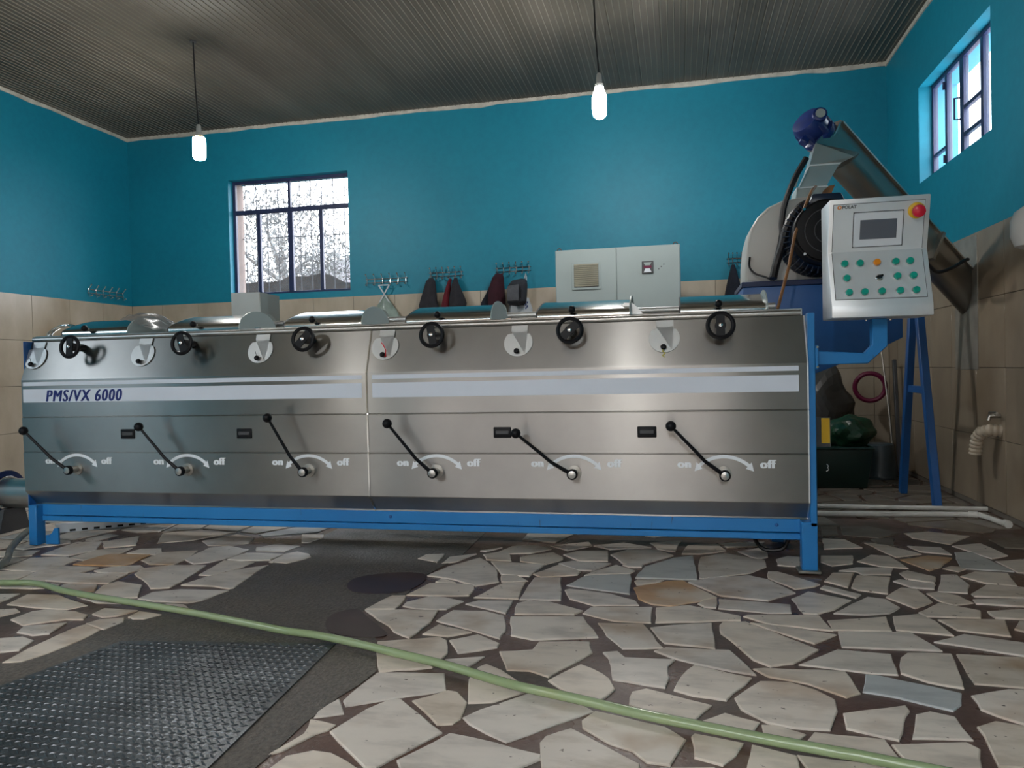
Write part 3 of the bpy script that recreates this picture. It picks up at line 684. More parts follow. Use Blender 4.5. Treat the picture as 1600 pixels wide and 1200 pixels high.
x0, x1, z0, z1 = BW; tz = 2.935
window_1 = window('window_1', 'y', YB+0.09, x0, x1, z0, z1,
    [(-4.37, 0.03, tz, z1-.035), (-4.768, 0.042, z0+.035, tz), (-4.365, 0.062, z0+.035, tz), (-3.978, 0.042, z0+.035, tz)],
    [(x0+.035, x1-.035, tz, 0.05)], fw=0.035,
    panes=[(x0+.035, -4.385, tz+.02, z1-.035), (-4.355, x1-.035, tz+.02, z1-.035), (x0+.035, -4.789, z0+.035, tz-.02), (-4.747, -4.396, z0+.035, tz-.02), (-4.334, -3.999, z0+.035, tz-.02), (-3.957, x1-.035, z0+.035, tz-.02)])
for k in range(11): MB().tube([(x0+0.06+k*0.142, YB+0.26, z0), (x0+0.06+k*0.142, YB+0.26, z1)], 0.006, 6).build('security_bar', 'bar', window_1)
MB().tube([(x0, YB+0.27, 2.66), (x1, YB+0.27, 2.64)], 0.006, 6).build('security_bar', 'bar', window_1)
MB().box(x0-0.001, x0+0.010, YB+0.135, YB+TW, z0, z1).build('plaster_reveal', 'reveal', wall_back)
y0, y1, z0, z1 = RW
window_2 = window('window_2', 'x', XR+0.10, y0, y1, z0, z1,
    [(6.62, 0.045, z0+.03, z1-.03), (6.285, 0.075, z0+.03, z1-.03), (5.90, 0.05, z0+.03, z1-.03)],
    [(5.925, 6.25, 2.90, 0.03), (5.925, 6.25, 2.70, 0.03), (6.645, y1-.03, 2.72, 0.02)], fw=0.03,
    panes=[(6.645, y1-.03, z0+.03, z1-.03), (6.325, 6.595, z0+.03, z1-.03), (5.925, 6.245, z0+.03, z1-.03), (y0+.03, 5.875, z0+.03, z1-.03)], glass='glass2')
MB().tube([(XR+0.10, 6.31, 2.83), (XR+0.06, 6.31, 2.83), (XR+0.06, 6.31, 2.99), (XR+0.10, 6.31, 2.99)], 0.007, 6).build('window_handle', 'frame_paint', window_2)
for z in (2.62, 3.2): MB().tube([(XR+0.095, 6.645, z-.03), (XR+0.095, 6.645, z+.03)], 0.01, 8).build('hinge', 'frame_paint', window_2)

added_window = window('added_window', 'x', XL-0.14, *LW, [(0.13, 0.05, 2.48, 3.32), (0.87, 0.05, 2.48, 3.32)], [], fw=0.03, panes=[(-.57, .105, 2.48, 3.32), (.155, .845, 2.48, 3.32), (.895, 1.57, 2.48, 3.32)], glass='glass2')
# ------------------------------------------------------------------ outdoors
struct(MB().box(-45, 45, -30, YF-TW, -0.25, -0.06).build('yard_ground', 'ground'))
struct(MB().box(-60, 45, YB+TW, 70, -0.25, -0.06).build('field_ground', 'ground'))
struct(MB().box(-14, 8, -10.4, -10, -0.25, 4.6).build('added_yard_wall', 'added_wall'))  # added unseen wall, dims and warms the doorway's reflection in the steel
def mound(name, mat, pts, depth, y, nseg=60, rough=0.06, seed=1):
    """a heap whose crest follows (x, z); it slopes down to the front and the back"""
    rg = random.Random(seed); mb = MB(); K = 14; vs = []; xs = [pts[0][0]+(pts[-1][0]-pts[0][0])*i/nseg for i in range(nseg+1)]
    def crest(x):
        for (a, za), (b, zb) in zip(pts, pts[1:]):
            if a <= x <= b:
                t = (x-a)/(b-a); t = t*t*(3-2*t); return za+(zb-za)*t
        return 0
    for x in xs:
        c = crest(x)
        for k in range(K+1):
            a = k/K; h = math.sin(math.pi*a)**0.8
            vs.append((x+rg.uniform(-rough, rough), y+(a-.5)*depth, -0.1+(c+.1)*h+rg.uniform(-rough, rough)*h))
    mb.add(vs, [(i*(K+1)+k, i*(K+1)+k+1, (i+1)*(K+1)+k+1, (i+1)*(K+1)+k) for i in range(nseg) for k in range(K)])
    return mb.build(name, mat, None, smooth=True)
tag(mound('pomace_heap', 'heap', [(-12, 0), (-9, 2.2), (-7.6, 2.58), (-6.85, 2.62), (-6.2, 2.72), (-5.8, 2.70), (-5.4, 2.55), (-4.6, 1.8), (-3, 0)], 5, 12), 'dark heap of earthy waste seen through the lower panes of the back window', 'heap')
tag(mound('hill', 'hill', [(-34, 3.0), (-22, 4.4), (-16.3, 5.4), (-15, 6.1), (-13.4, 6.4), (-9, 6.8), (2, 5)], 14, 32, rough=0.15, seed=4), 'pale hazy hillside far beyond the back window', 'hill')
tree = thing('olive_tree', 'hazy pale tree standing behind the heap outside the back window', 'tree', (-9.9, 17.5, -0.1))
mb = MB(); rg = random.Random(5)
TO = Vector((-1.0, 2.5, 0))
mb.tube([(-8.9, 15, -.1), (-8.8, 15, 1.2), (-8.95, 15.1, 2.2), (-8.7, 15, 3.4), (-8.8, 15, 4.6)], [.22, .17, .14, .09, .03], 8)
tips = []
for k in range(16):
    a = rg.uniform(0, 6.28); z = rg.uniform(1.8, 4.0); L = rg.uniform(.8, 1.8); e = (-8.85+math.cos(a)*L, 15+math.sin(a)*L*.8, z+rg.uniform(.4, 1.6))
    mb.tube([(-8.85, 15, z), ((-8.85+e[0])/2, (15+e[1])/2, z+.5), e], [.06, .04, .012], 6); tips.append(e)
mb.v = [v+TO for v in mb.v]; mb.build('trunk', 'bark', tree, smooth=True)
mb = MB()
for k in range(9000):
    t = rg.choice(tips); p = Vector((rg.gauss(t[0], .42), rg.gauss(t[1], .38), rg.gauss(t[2], .42)))
    d = Vector((rg.uniform(-1, 1), rg.uniform(-1, 1), rg.uniform(-1, 1))).normalized()*.075; e = d.cross(Vector((rg.uniform(-1, 1), rg.uniform(-1, 1), 1))).normalized()*.022
    mb.add([p-d, p+e, p+d, p-e], [(0, 1, 2, 3)])
mb.v = [v+TO for v in mb.v]
tag(mb.build('foliage', 'leaf', tree, recalc=False), None, None, kind='stuff')

# ------------------------------------------------------------------ the malaxing machine
YM = 3.794
XA, XB, XS = -3.868, 0.600, -1.640                     # left end, right end, joint between the two fronts
mach = thing('malaxing_machine', 'long stainless steel olive paste mixer with six lids on a blue frame', 'machine', (-1.63, 4.2, 0))
# front: slopes back at the top, gently creased, tucks under at the bottom
PROF = [(YM+0.088, 1.246), (YM+0.002, 1.022), (YM, 1.016), (YM+0.0, 0.797), (YM+0.004, 0.791), (YM-0.003, 0.788), (YM+0.003, 0.586), (YM+0.006, 0.582), (YM-0.001, 0.577), (YM+0.003, 0.348), (YM+0.006, 0.342), (YM+0.074, 0.264), (YM+0.074, 0.256)]
def front_y(z):
    for (ya, za), (yb, zb) in zip(PROF, PROF[1:]):
        if zb <= z <= za: return ya+(yb-ya)*(za-z)/(za-zb)
    return YM
def front_panel(a, b):
    mb = MB(); n = len(PROF)
    back = [(YM+0.095, 0.256), (YM+0.10, 1.246)]
    mb.prism(PROF+back, 'x', a, b)
    return mb.build('front_panel', 'panel', mach)
fp1 = front_panel(XA, XS-0.003); fp2 = front_panel(XS+0.003, XB)
MB().strip([(y-0.003, z) for y, z in PROF], XS-0.004, XS+0.004).build('joint_strip', 'chrome', mach)
mb = MB(); mb.prism([(y-0.004, z) for y, z in PROF]+[(YM+0.095, 0.256), (YM+0.095, 1.246)], 'x', XB, XB+0.006)
mb.build('end_flange', 'flap', mach)
def on_front(x0, x1, z0, z1, t=0.0015):
    y0, y1 = front_y(z0), front_y(z1)
    return MB().add([(x0, y0-t, z0), (x1, y0-t, z0), (x1, y1-t, z1), (x0, y1-t, z1), (x0, y0+.002, z0), (x1, y0+.002, z0), (x1, y1+.002, z1), (x0, y1+.002, z1)],
                    [(0, 1, 2, 3), (0, 4, 5, 1), (1, 5, 6, 2), (2, 6, 7, 3), (3, 7, 4, 0)])
for par, a, b in ((fp1, XA+0.012, -1.668), (fp2, -1.609, 0.562)):
    on_front(a, b, 0.980, 1.003).build('stripe', 'decal', par); on_front(a, b, 0.881, 0.960).build('stripe', 'decal', par)
text_mesh('PMS/VX 6000', 0.098, 'ink', fp1, 'model_lettering', (-3.435, front_y(.9)-0.0016, 0.886), shear=0.22, width=.522, space=1.16, heavy=.0035)
# columns: lever, wheel, flap, lid of every section
XK = [-3.490, -2.748, -1.993, -1.256, -0.524, 0.212]
XW = [-3.480, -2.735, -1.986, -1.253, -0.526, 0.205]
XF = [-3.805, -3.058, -2.296, -1.547, -0.809, -0.063]
KNOB = [(-3.736, 0.721), (-2.962, 0.740), (-2.163, 0.784), (-1.478, 0.749), (-0.796, 0.696), (-0.037, 0.728)]
for i, x in enumerate(XK):
    par = fp1 if i < 3 else fp2
    yb = front_y(.482)
    # curved double arrow and its words
    mb = MB(); R, zc, w_ = 0.176, 0.392, 0.0085
    if i < 3: zc -= .002
    n = 18; A = math.radians(41)
    P = lambda a, r: (x+r*math.sin(a), yb-0.0018, zc+r*math.cos(a))
    mb.add([P(-A+2*A*k/n, r) for k in range(n+1) for r in (R-w_, R+w_)], [(2*k, 2*k+1, 2*k+3, 2*k+2) for k in range(n)])
    for sg in (-1, 1):
        mb.add([P(sg*A, R-.021), P(sg*A, R+.021), P(sg*(A+.215), R-.002)], [(0, 1, 2)])
    mb.build('arrow_mark', 'white_print', par, recalc=False)
    s = 1 if i else .82
    text_mesh('on', 0.058, 'white_print', par, 'on_lettering', (x-0.188, yb-0.0018, 0.513), space=1.10, heavy=.0042)
    text_mesh('off', 0.058, 'white_print', par, 'off_lettering', (x+0.203, yb-0.0018, 0.513), space=1.10, heavy=.0042)
    # lever: hub on a flange, bent arm, ball
    kx, kz = KNOB[i]; hz = 0.484
    L = MB(); L.tube([(x, 3.722, hz), (x-(x-kx)*.38, 3.706, hz+(kz-hz)*.30), (x-(x-kx)*.55, 3.694, hz+(kz-hz)*.50), (kx, 3.67, kz)], [.0105, .0088, .0085, .007], 8)
    L.lathe([(.024, 0), (.027, .004), (.027, .022), (.022, .026)], (x, 3.712, hz), (0, 1, 0), 18)
    lev = L.build('lever', 'black', mach, smooth=True)
    MB().lathe([(.006, -.003), (.019, 0), (.019, .004)], (x, 3.709, hz), (0, 1, 0), 18).build('hub_cap', 'steel', lev, smooth=True)
    MB().lathe([(.020, 0), (.020, .05), (.037, .052), (.037, .060)], (x, 3.736, hz), (0, 1, 0), 18).build('shaft', 'steel_dull', lev, smooth=True)
    MB().ball((kx, 3.668, kz), .0255, 14).build('ball_knob', 'black', lev, smooth=True)
    # handwheel: rim, broad solid web, shaft
    xw = XW[i]; c = Vector((xw, 3.755, 1.206)); nrm = Vector((0, -1, 0.12)).normalized()
    rim = MB().torus(c, nrm, .060, .0105, 30, 8).build('handwheel', 'black', mach, smooth=True)
    aw = [1.60, 1.95, .85, 1.75, .75, 1.57][i]
    e1 = Vector((1, 0, 0)); e2 = nrm.cross(e1); sp = e1*math.cos(aw)+e2*math.sin(aw)
    wd = .36; mb = MB(); Q = []
    offs = [(.058*math.cos(aw+t), .058*math.sin(aw+t)) for t in (-wd, -wd/3, wd/3, wd)]+[(.058*math.cos(aw+math.pi+t), .058*math.sin(aw+math.pi+t)) for t in (-wd, -wd/3, wd/3, wd)]
    vs = [c+e1*u+e2*v-nrm*.004 for u, v in offs]+[c+e1*u+e2*v+nrm*.006 for u, v in offs]; k = len(offs)
    mb.add(vs, [tuple(range(k))[::-1], tuple(range(k, 2*k))]+[(j, (j+1) % k, k+(j+1) % k, k+j) for j in range(k)])
    mb.build('web', 'black', rim)
    MB().lathe([(.006, .0), (.010, .002), (.010, .02)], c+nrm*.016, -nrm, 12).build('hub_cap', 'chrome', rim, smooth=True)
    MB().tube([c, Vector((xw, front_y(1.2)+.01, 1.2))], [.026, .021], 14).build('shaft', 'black', rim, smooth=True)
    # hanging round inspection flap on the sloping strip
    xf = XF[i]; rf = .076; zc = 1.152; sl = Vector((0, .088-.002, .224)).normalized(); nn = Vector((0, -sl.z, sl.y)); o = Vector((xf, front_y(zc), zc))+nn*.004
    pts = [(math.sin(a)*rf, -math.cos(a)*rf) for a in [math.pi*2*k/36 for k in range(-13, 14)]]
    pts += [(-.040, .066+.0), (-.040, .098), (.046, .098), (.046, .066)]
    vs = [o+Vector((u, 0, 0))+sl*v for u, v in pts]+[o+Vector((u, 0, 0))+sl*v+nn*.004 for u, v in pts]; k = len(pts)
    fl = MB().add(vs, [tuple(range(k))[::-1], tuple(range(k, 2*k))]+[(j, (j+1) % k, k+(j+1) % k, k+j) for j in range(k)]).build('inspection_flap', 'flap', mach)
    kd = o+sl*(-.052)+Vector((-.004, 0, 0))
    MB().lathe([(.006, 0), (.006, .008), (.013, .012), (.015, .02), (.011, .028), (.002, .030)], kd, nn, 14).build('flap_knob', 'black', fl, smooth=True)
    if i == 3: MB().tube([kd+nn*.010+Vector((.0, 0, .0)), kd+nn*.014+Vector((.016, -.001, -.01)), kd+nn*.012+Vector((.018, 0, .025)), kd+nn*.010+Vector((.004, 0, .055)), kd+nn*.008+Vector((-.008, 0, .068))], .0028, 6).build('thread', 'thread_r', fl)
    if i == 5:
        MB().tube([kd+nn*.012, kd+nn*.016+Vector((-.004, 0, -.022)), kd+nn*.014+Vector((.008, 0, -.03)), kd+nn*.014+Vector((-.006, 0, -.04)), kd+nn*.012+Vector((.006, 0, -.05))], .003, 6).build('thread', 'thread_y', fl)
        MB().tube([kd+nn*.012+Vector((.002, 0, -.045)), kd+nn*.012+Vector((.012, -.002, -.075)), kd+nn*.012+Vector((.014, -.004, -.105))], .002, 6).build('thread', 'rust', fl)
    if i in (0, 2): MB().tube([kd+nn*.008, kd+nn*.008+Vector((-.008, 0, .022)), kd+nn*.006+Vector((-.016, 0, .045))], .0016, 5).build('wire', 'grey_dark', fl)
    # mirror-like rounded lid
    a, b = x-.197, x+.287
    if i == 5: a, b = x-.192, x+.222
    arc = [(3.925, 1.285), (3.925, 1.302), (3.932, 1.314), (3.950, 1.324), (3.985, 1.337), (4.03, 1.352), (4.08, 1.366), (4.13, 1.378), (4.18, 1.387), (4.22, 1.390), (4.26, 1.386), (4.295, 1.366), (4.315, 1.335), (4.325, 1.285)]
    lid = MB().prism(arc, 'x', a, b).build('lid', 'lid', mach, smooth=True)
    MB().prism([(y, z) for y, z in arc], 'x', a-.008, a).build('end_seal', 'grey_dark', lid)
    cap = [(4.095-.205*math.cos(t), 1.285+.112*math.sin(t)) for t in [math.pi*k/20 for k in range(21)]]
    MB().prism(cap, 'x', b, b+.006).build('end_cap', 'cabinet', lid)
    MB().tube([(x-.008, 3.928, 1.318), (x-.008, 3.905, 1.320)], .006, 8).build('knob_stem', 'steel_dull', lid, smooth=True)
    MB().ball((x-.008, 3.893, 1.321), .0195, 14).build('lid_knob', 'black', lid, smooth=True)
# deck, rear rims, trough body
MB().box(XA+.01, XB-.002, YM+.10, 4.50, 1.246, 1.283).build('deck', 'steel', mach, bev=.003, seg=1)
mb = MB(); mb.tube([(XA, YM+.102, 1.262), (XB-.01, YM+.102, 1.262)], .0165, 12)
mb.build('front_rim', 'steel', mach, smooth=True)
MB().tube([(XA+.02, 4.53, 1.355), (XB-.05, 4.53, 1.345)], .020, 10).build('rear_rim', 'flap', mach, smooth=True)
MB().box(XA+.02, XB-.05, 4.52, 4.535, 1.283, 1.345).build('rear_strip', 'steel_dull', mach)
MB().box(XA+.02, XB-.05, 4.345, 4.395, 1.283, 1.312).build('hinge_rail', 'steel', mach, bev=.004, seg=1)
trough = MB(); pr = [(YM+.10, .256), (YM+.10, 1.246), (4.50, 1.246), (4.50, .62)]+[(4.15+.35*math.cos(a), .62-.36*math.sin(a)) for a in [math.pi*k/24 for k in range(1, 9)]]
trough.prism(pr, 'x', XA+.012, XB-.006); trough.build('trough', 'steel_dull', mach)
for xa in (XA+.18, -2.40, -.9, .15):
    MB().box(xa, xa+.03, 3.96, 3.98, 1.283, 1.292).build('clip', 'chrome', mach)
# flush handles
for x in (-3.136, -2.381, -0.894, -0.155):
    h = MB().box(x-.047, x+.047, front_y(.69)-.006, front_y(.69)+.004, .662, .718).build('flush_handle', 'black', mach, bev=.012, seg=3)
    MB().box(x-.036, x+.036, front_y(.69)-.009, front_y(.69), .680, .702).build('grip', 'grey_dark', h, bev=.004, seg=1)
# blue frame: rails, posts, feet
def rail(y0, y1):
    mb = MB(); mb.box(XA+.055, XB-.03, y0, y1, .190, .256); r = mb.build('rail', 'blue', mach, bev=.003, seg=1)
    MB().box(XA+.055, XB-.03, y0-.004, y1, .154, .186).build('lower_lip', 'blue', r, bev=.003, seg=1)
    if y0 < 4:
        for x in (-1.55, .46): MB().lathe([(.001, -.004), (.008, -.003), (.009, 0), (.009, .004)], (x, y0-.001, .225), (0, 1, 0), 8).build('bolt', 'blue_mid', r)
rail(3.862, 3.92); rail(4.44, 4.50)
for x0_, x1_, y0_, top in ((XA-.001, XA+.056, 3.812, .256), (XA-.001, XA+.056, 4.43, .256), (.500, .566, 4.43, .256)):
    MB().box(x0_, x1_, y0_, y0_+.07, 0.012, top).build('leg', 'blue', mach, bev=.004, seg=1)
mb = MB().box(.607, .640, 3.806, 3.872, .23, 1.254); mb.box(.567, .640, 3.806, 3.872, 0.02, .252)
leg = mb.build('leg', 'blue', mach, bev=.004, seg=1)
MB().prism([(.548, 3.79), (.652, 3.79), (.652, 3.885), (.548, 3.885)], 'z', 0.006, .022).build('foot_plate', 'steel_dull', leg, bev=.004, seg=1)
MB().box(XA-.004, XA+.003, 3.82, 4.5, .256, 1.25).build('end_panel', 'blue_mid', mach)
MB().prism([(XA+.075, .012), (XA+.165, .012), (XA+.165, .112), (XA+.135, .108), (XA+.12, .08), (XA+.10, .068), (XA+.075, .066)], 'y', 3.86, 3.872).build('foot_bracket', 'blue', mach)
# sticker plate beside the right post
lp = MB().box(.646, .757, 4.095, 4.105, .585, .735).build('sticker_plate', 'grey_dark', mach)
MB().box(.712, .752, 4.090, 4.0945, .604, .732).build('yellow_sticker', 'yellow', lp)
MB().box(.56, .66, 4.09, 4.11, .56, .76).build('sticker_bracket', 'blue_mid', mach)
# chrome double bow at the left end of the deck
mb = MB()
for dx in (0, .022): mb.tube([(-3.865+dx, 4.0, 1.275)]+[(-3.775+dx-.09*math.cos(t), 4.0+.05*math.sin(t), 1.30+.058*math.sin(t)) for t in [math.pi*k/12 for k in range(13)]]+[(-3.685+dx, 4.0, 1.275)], .0075, 8)
mb.build('chrome_bow', 'chrome', mach, smooth=True)
# small steel hook plate and film-wrapped cap between lids
hp = [(-.322, 1.283), (-.279, 1.338), (-.262, 1.350), (-.228, 1.350), (-.212, 1.338), (-.165, 1.283)]
mb = MB()
hole = [(-.268, 1.312), (-.268, 1.332), (-.243, 1.332), (-.243, 1.312)]
y0_ = 3.975
outer = hp; vs = []
mb.prism([hp[0], (-.268, 1.283), hole[0], hole[1], (-.268, 1.3495), hp[1]], 'y', y0_, y0_+.006)
mb.prism([(-.243, 1.283), hp[5], hp[4], hp[3], (-.243, 1.350), hole[2], hole[3]], 'y', y0_, y0_+.006)
mb.prism([(-.268, 1.283), (-.243, 1.283), hole[3], hole[0]], 'y', y0_, y0_+.006); mb.prism([hole[1], hole[2], (-.243, 1.350), (-.268, 1.350)], 'y', y0_, y0_+.006)
mb.build('hook_plate', 'flap', mach)

# plastic film lying over the end of the first lid
mb = MB(); rg = random.Random(9); n = 13
V = []
for i in range(n):
    for j in range(n):
        u, v = i/(n-1), j/(n-1); x = -3.29+.24*u; y = 3.935+.34*v
        yy = (y-4.125)/.205
        base = 1.318+.085*math.sqrt(max(0, 1-yy*yy)) if x < -3.19 else 1.292+.105*max(0, 1-(x+3.19)/.145)*math.sqrt(max(0, 1-yy*yy))
        V.append((x, y, base+.006+rg.uniform(0, .014)))
mb.add(V, [(i*n+j, i*n+j+1, (i+1)*n+j+1, (i+1)*n+j) for i in range(n-1) for j in range(n-1)])
fo = mb.build('plastic_film', 'film', None, smooth=True)
tag(fo, 'crumpled clear plastic film draped over the right end of the leftmost lid', 'plastic film')

# grey sheet-metal box chute standing on the machine
ch = thing('sheet_metal_chute', 'grey sheet metal box chute standing on the mixer in front of the left window', 'chute', (-2.72, 4.45, 1.285))
MB().prism([(-2.832, 1.30), (-2.622, 1.30), (-2.634, 1.552), (-2.836, 1.556)], 'y', 4.41, 4.415).build('front_sheet', 'steel_dull', ch)
MB().add([(-2.622, 4.412, 1.30), (-2.622, 4.505, 1.30), (-2.634, 4.505, 1.552), (-2.634, 4.412, 1.552), (-2.618, 4.412, 1.30), (-2.618, 4.505, 1.30), (-2.630, 4.505, 1.552), (-2.630, 4.412, 1.552)],
         [(0, 1, 2, 3), (7, 6, 5, 4), (0, 4, 5, 1), (1, 5, 6, 2), (2, 6, 7, 3), (3, 7, 4, 0)]).build('side_sheet', 'steel_dull', ch)
MB().box(-2.83, -2.63, 4.655, 4.505, 1.0, 1.55).build('back_sheet', 'steel_dull', ch)
MB().box(-2.617, -2.585, 4.42, 4.48, 1.285, 1.40).build('foot_block', 'grey_dark', ch)
MB().box(-2.84, -2.62, 4.405, 4.505, 1.285, 1.30).build('base_flange', 'flap', ch)

# ------------------------------------------------------------------ control console on its blue arm
con = thing('control_console', 'stainless control console with grey screen and push buttons on a bent blue arm', 'control panel', (0.91, 3.85, 1.2))
CX0, CX1 = 0.697, 1.126
cp = [(3.722, 1.764), (3.786, 1.528), (3.705, 1.276), (3.700, 1.218), (3.93, 1.218), (3.93, 1.764)]
MB().prism(cp, 'x', CX0, CX1).build('housing', 'console', con, bev=.006, seg=2)
def lean_pt(z, t=0.0):
    """point and outward normal on the console face at height z"""
    (ya, za), (yb, zb) = (cp[0], cp[1]) if z > 1.528 else (cp[1], cp[2])
    y = ya+(yb-ya)*(za-z)/(za-zb); d = Vector((0, yb-ya, zb-za)).normalized(); n = Vector((0, d.z, -d.y))
    if n.y > 0: n = -n
    return y, n
def face_quad(x0, x1, z0, z1, t0, t1):
    y0, n = lean_pt(z0+1e-4); y1, _ = lean_pt(z1-1e-4)
    P = [Vector((x0, y0, z0)), Vector((x1, y0, z0)), Vector((x1, y1, z1)), Vector((x0, y1, z1))]
    return MB().add([p+n*t0 for p in P]+[p+n*t1 for p in P], [(0, 3, 2, 1), (4, 5, 6, 7), (0, 1, 5, 4), (1, 2, 6, 5), (2, 3, 7, 6), (3, 0, 4, 7)])
for nm, z0, z1 in (('upper_face', 1.532, 1.742), ('lower_face', 1.300, 1.526)):
    face_quad(CX0+.018, CX1-.022, z0, z1, -.001, .0012).build('face_gasket', 'grey_dark', con)
    face_quad(CX0+.0205, CX1-.0245, z0+(.0025 if z0 < 1.4 else -.003), z1-(.0025 if z1 > 1.6 else -.003), .0, .0026).build(nm, 'console', con)
scr = face_quad(.806, 1.014, 1.550, 1.700, 0, .010).build('screen_bezel', 'bezel', con, bev=.003, seg=1)
face_quad(.832, .988, 1.583, 1.668, .008, .0112).build('screen', 'screen', scr)
face_quad(.8025, 1.0175, 1.5465, 1.7035, 0, .004).build('screen_gasket', 'grey_dark', scr)
y, n = lean_pt(1.700)
es = MB().lathe([(.036, 0), (.036, .010), (.026, .014), (.022, .030)], Vector((1.068, y, 1.696)), n, 20).build('emergency_stop', 'yellow', con, smooth=True)
MB().lathe([(.014, .028), (.027, .032), (.029, .040), (.026, .052), (.016, .058), (.001, .060)], Vector((1.068, y, 1.696)), n, 20).build('mushroom_head', 'red', es, smooth=True)
y, n = lean_pt(1.727); la = math.atan2(.064, .236)
emb = MB().torus(Vector((.741, y-.004, 1.727)), n, .0072, .0022, 16, 5).build('emblem', 'orange_btn', con)
text_mesh('POLAT', .020, 'grey_dark', con, 'maker_lettering', (.783, y-.0038, 1.7205), bold=.0005, sx=1.0, ext=.0004, lean=-la)
def button(x, z, mat='green_btn'):
    y, n = lean_pt(z); o = Vector((x, y, z))
    b = MB().lathe([(.0148, .004), (.0148, .020), (.013, .0225), (.001, .023)], o, n, 14).build('button', mat, con, smooth=True)
    MB().lathe([(.0195, 0), (.0195, .004), (.0165, .009), (.0155, .009)], o, n, 14).build('button_bezel', 'chrome', b, smooth=True)
for k, x in enumerate((.766, .832, .905, .984, 1.045)): button(x, 1.468, 'orange_btn' if k == 2 else 'green_btn')
for x in (.770, .985, 1.052): button(x, 1.399)
for x in (.775, .841, .914, .990, 1.057): button(x, 1.331)
y, n = lean_pt(1.399); o = Vector((.910, y, 1.399))
sel = MB().lathe([(.0165, 0), (.0165, .005), (.013, .008), (.012, .010)], o, n, 14).build('selector_switch', 'chrome', con, smooth=True)
MB().beam(o+n*.016+Vector((-.014, 0, -.002)), o+n*.016+Vector((.014, 0, .004)), .008, .018, n).build('selector_knob', 'black', sel, bev=.002, seg=1)
a1, a2 = (.645, 1.037), (.90, 1.037)
arm = MB()
ap = [(.650, 1.006), (.880, 1.006), (.967, 1.088), (.967, 1.218), (.898, 1.218), (.898, 1.092), (.866, 1.056), (.650, 1.072)]
arm.prism(ap, 'y', 3.835, 3.885)
armo = arm.build('support_arm', 'blue', con, bev=.004, seg=1)
for x, z in ((.880, 1.215), (.985, 1.215)): MB().lathe([(.007, 0), (.007, .006)], (x, 3.86, z-.007), (0, 0, 1), 8).build('bolt', 'chrome', armo)
MB().box(.641, .655, 3.81, 3.90, .985, 1.10).build('arm_flange', 'blue', armo, bev=.002, seg=1)
for z in (.995, 1.09): MB().lathe([(.006, 0), (.006, .006)], (.650, 3.809, z), (0, -1, 0), 8).build('bolt', 'chrome', armo)

# ------------------------------------------------------------------ crusher: white housing, motor, blue body
cr = thing('olive_crusher', 'white rounded crusher with dark motor on a blue hopper body behind the console', 'machine', (.82, 4.95, 0))
hs = [(.405, 1.50), (.408, 1.62), (.420, 1.745), (.445, 1.835), (.485, 1.90), (.545, 1.955), (.62, 1.987), (.72, 2.002), (.80, 2.005), (.90, 1.998), (1.0, 1.972), (1.09, 1.925), (1.16, 1.85), (1.21, 1.74), (1.23, 1.62), (1.235, 1.50)]
MB().prism(hs, 'y', 4.75, 5.12).build('white_housing', 'white_shell', cr, bev=.022, seg=3)
mx, mz = .812, 1.735
mb = MB(); mb.lathe([(.215, 0), (.215, .03), (.205, .035), (.19, .04), (.19, .20), (.17, .24), (.15, .26)], (mx, 4.755, mz), (0, -1, 0), 32)
mot = mb.build('motor', 'navy', cr, smooth=True)
mb = MB()
for k in range(40):
    a = 2*math.pi*k/40; c, s = math.cos(a), math.sin(a)
    mb.beam((mx+c*.198, 4.71, mz+s*.198), (mx+c*.198, 4.52, mz+s*.198), .006, .034, (c, 0, s))
tag(mb.build('cooling_fin', 'navy', mot), None, None, kind='stuff')
fan = MB().lathe([(.172, .20), (.176, .22), (.176, .34), (.162, .365), (.10, .372), (.03, .374)], (mx, 4.755, mz), (0, -1, 0), 32).build('fan_cover', 'black', mot, smooth=True)
for R in (.12, .07): MB().torus((mx, 4.381, mz), (0, 1, 0), R, .0025, 32, 6).build('ring', 'grey_dark', fan)
MB().torus((mx, 4.405, mz), (0, 1, 0), .168, .008, 36, 8).build('rim_ring', 'black', mot, smooth=True)
for a in (.75, 2.35, 3.93, 5.5): MB().lathe([(.008, 0), (.008, .02)], (mx+.172*math.cos(a), 4.40, mz+.172*math.sin(a)), (0, -1, 0), 8).build('bolt', 'chrome', mot)
MB().prism([(.735, 1.915), (.755, 1.962), (.905, 1.962), (.925, 1.915), (.90, 1.88), (.76, 1.88)], 'y', 4.50, 4.74).build('terminal_box', 'navy', mot, bev=.008, seg=2)
MB().prism([(.385, 1.495), (1.255, 1.495), (1.255, 1.15), (1.125, 1.085), (.66, .905), (.385, .905)], 'y', 4.66, 5.22).build('hopper_body', 'blue_mid', cr, bev=.006, seg=2)
MB().box(.378, 1.262, 4.648, 5.23, 1.470, 1.503).build('top_flange', 'blue_dark', cr, bev=.004, seg=1)
for x in (.45, .60):
    for yy in (4.70, 5.12): MB().box(x-.03, x+.03, yy, yy+.06, .007, 1.0).build('leg', 'blue', cr, bev=.003, seg=1)
MB().prism([(.712, 1.99), (.895, 1.99), (.888, 2.072), (.722, 2.072)], 'y', 4.84, 5.06).build('inlet_collar', 'cabinet', cr, bev=.004, seg=1)
MB().lathe([(.009, 0), (.009, .008)], (.80, 4.838, 2.04), (0, -1, 0), 8).build('bolt', 'grey_dark', cr)
MB().prism([(.845, 2.0), (.905, 2.005), (.935, 2.075), (.90, 2.07), (.87, 2.045)], 'y', 4.815, 4.832).build('rusty_bracket', 'rust', cr)

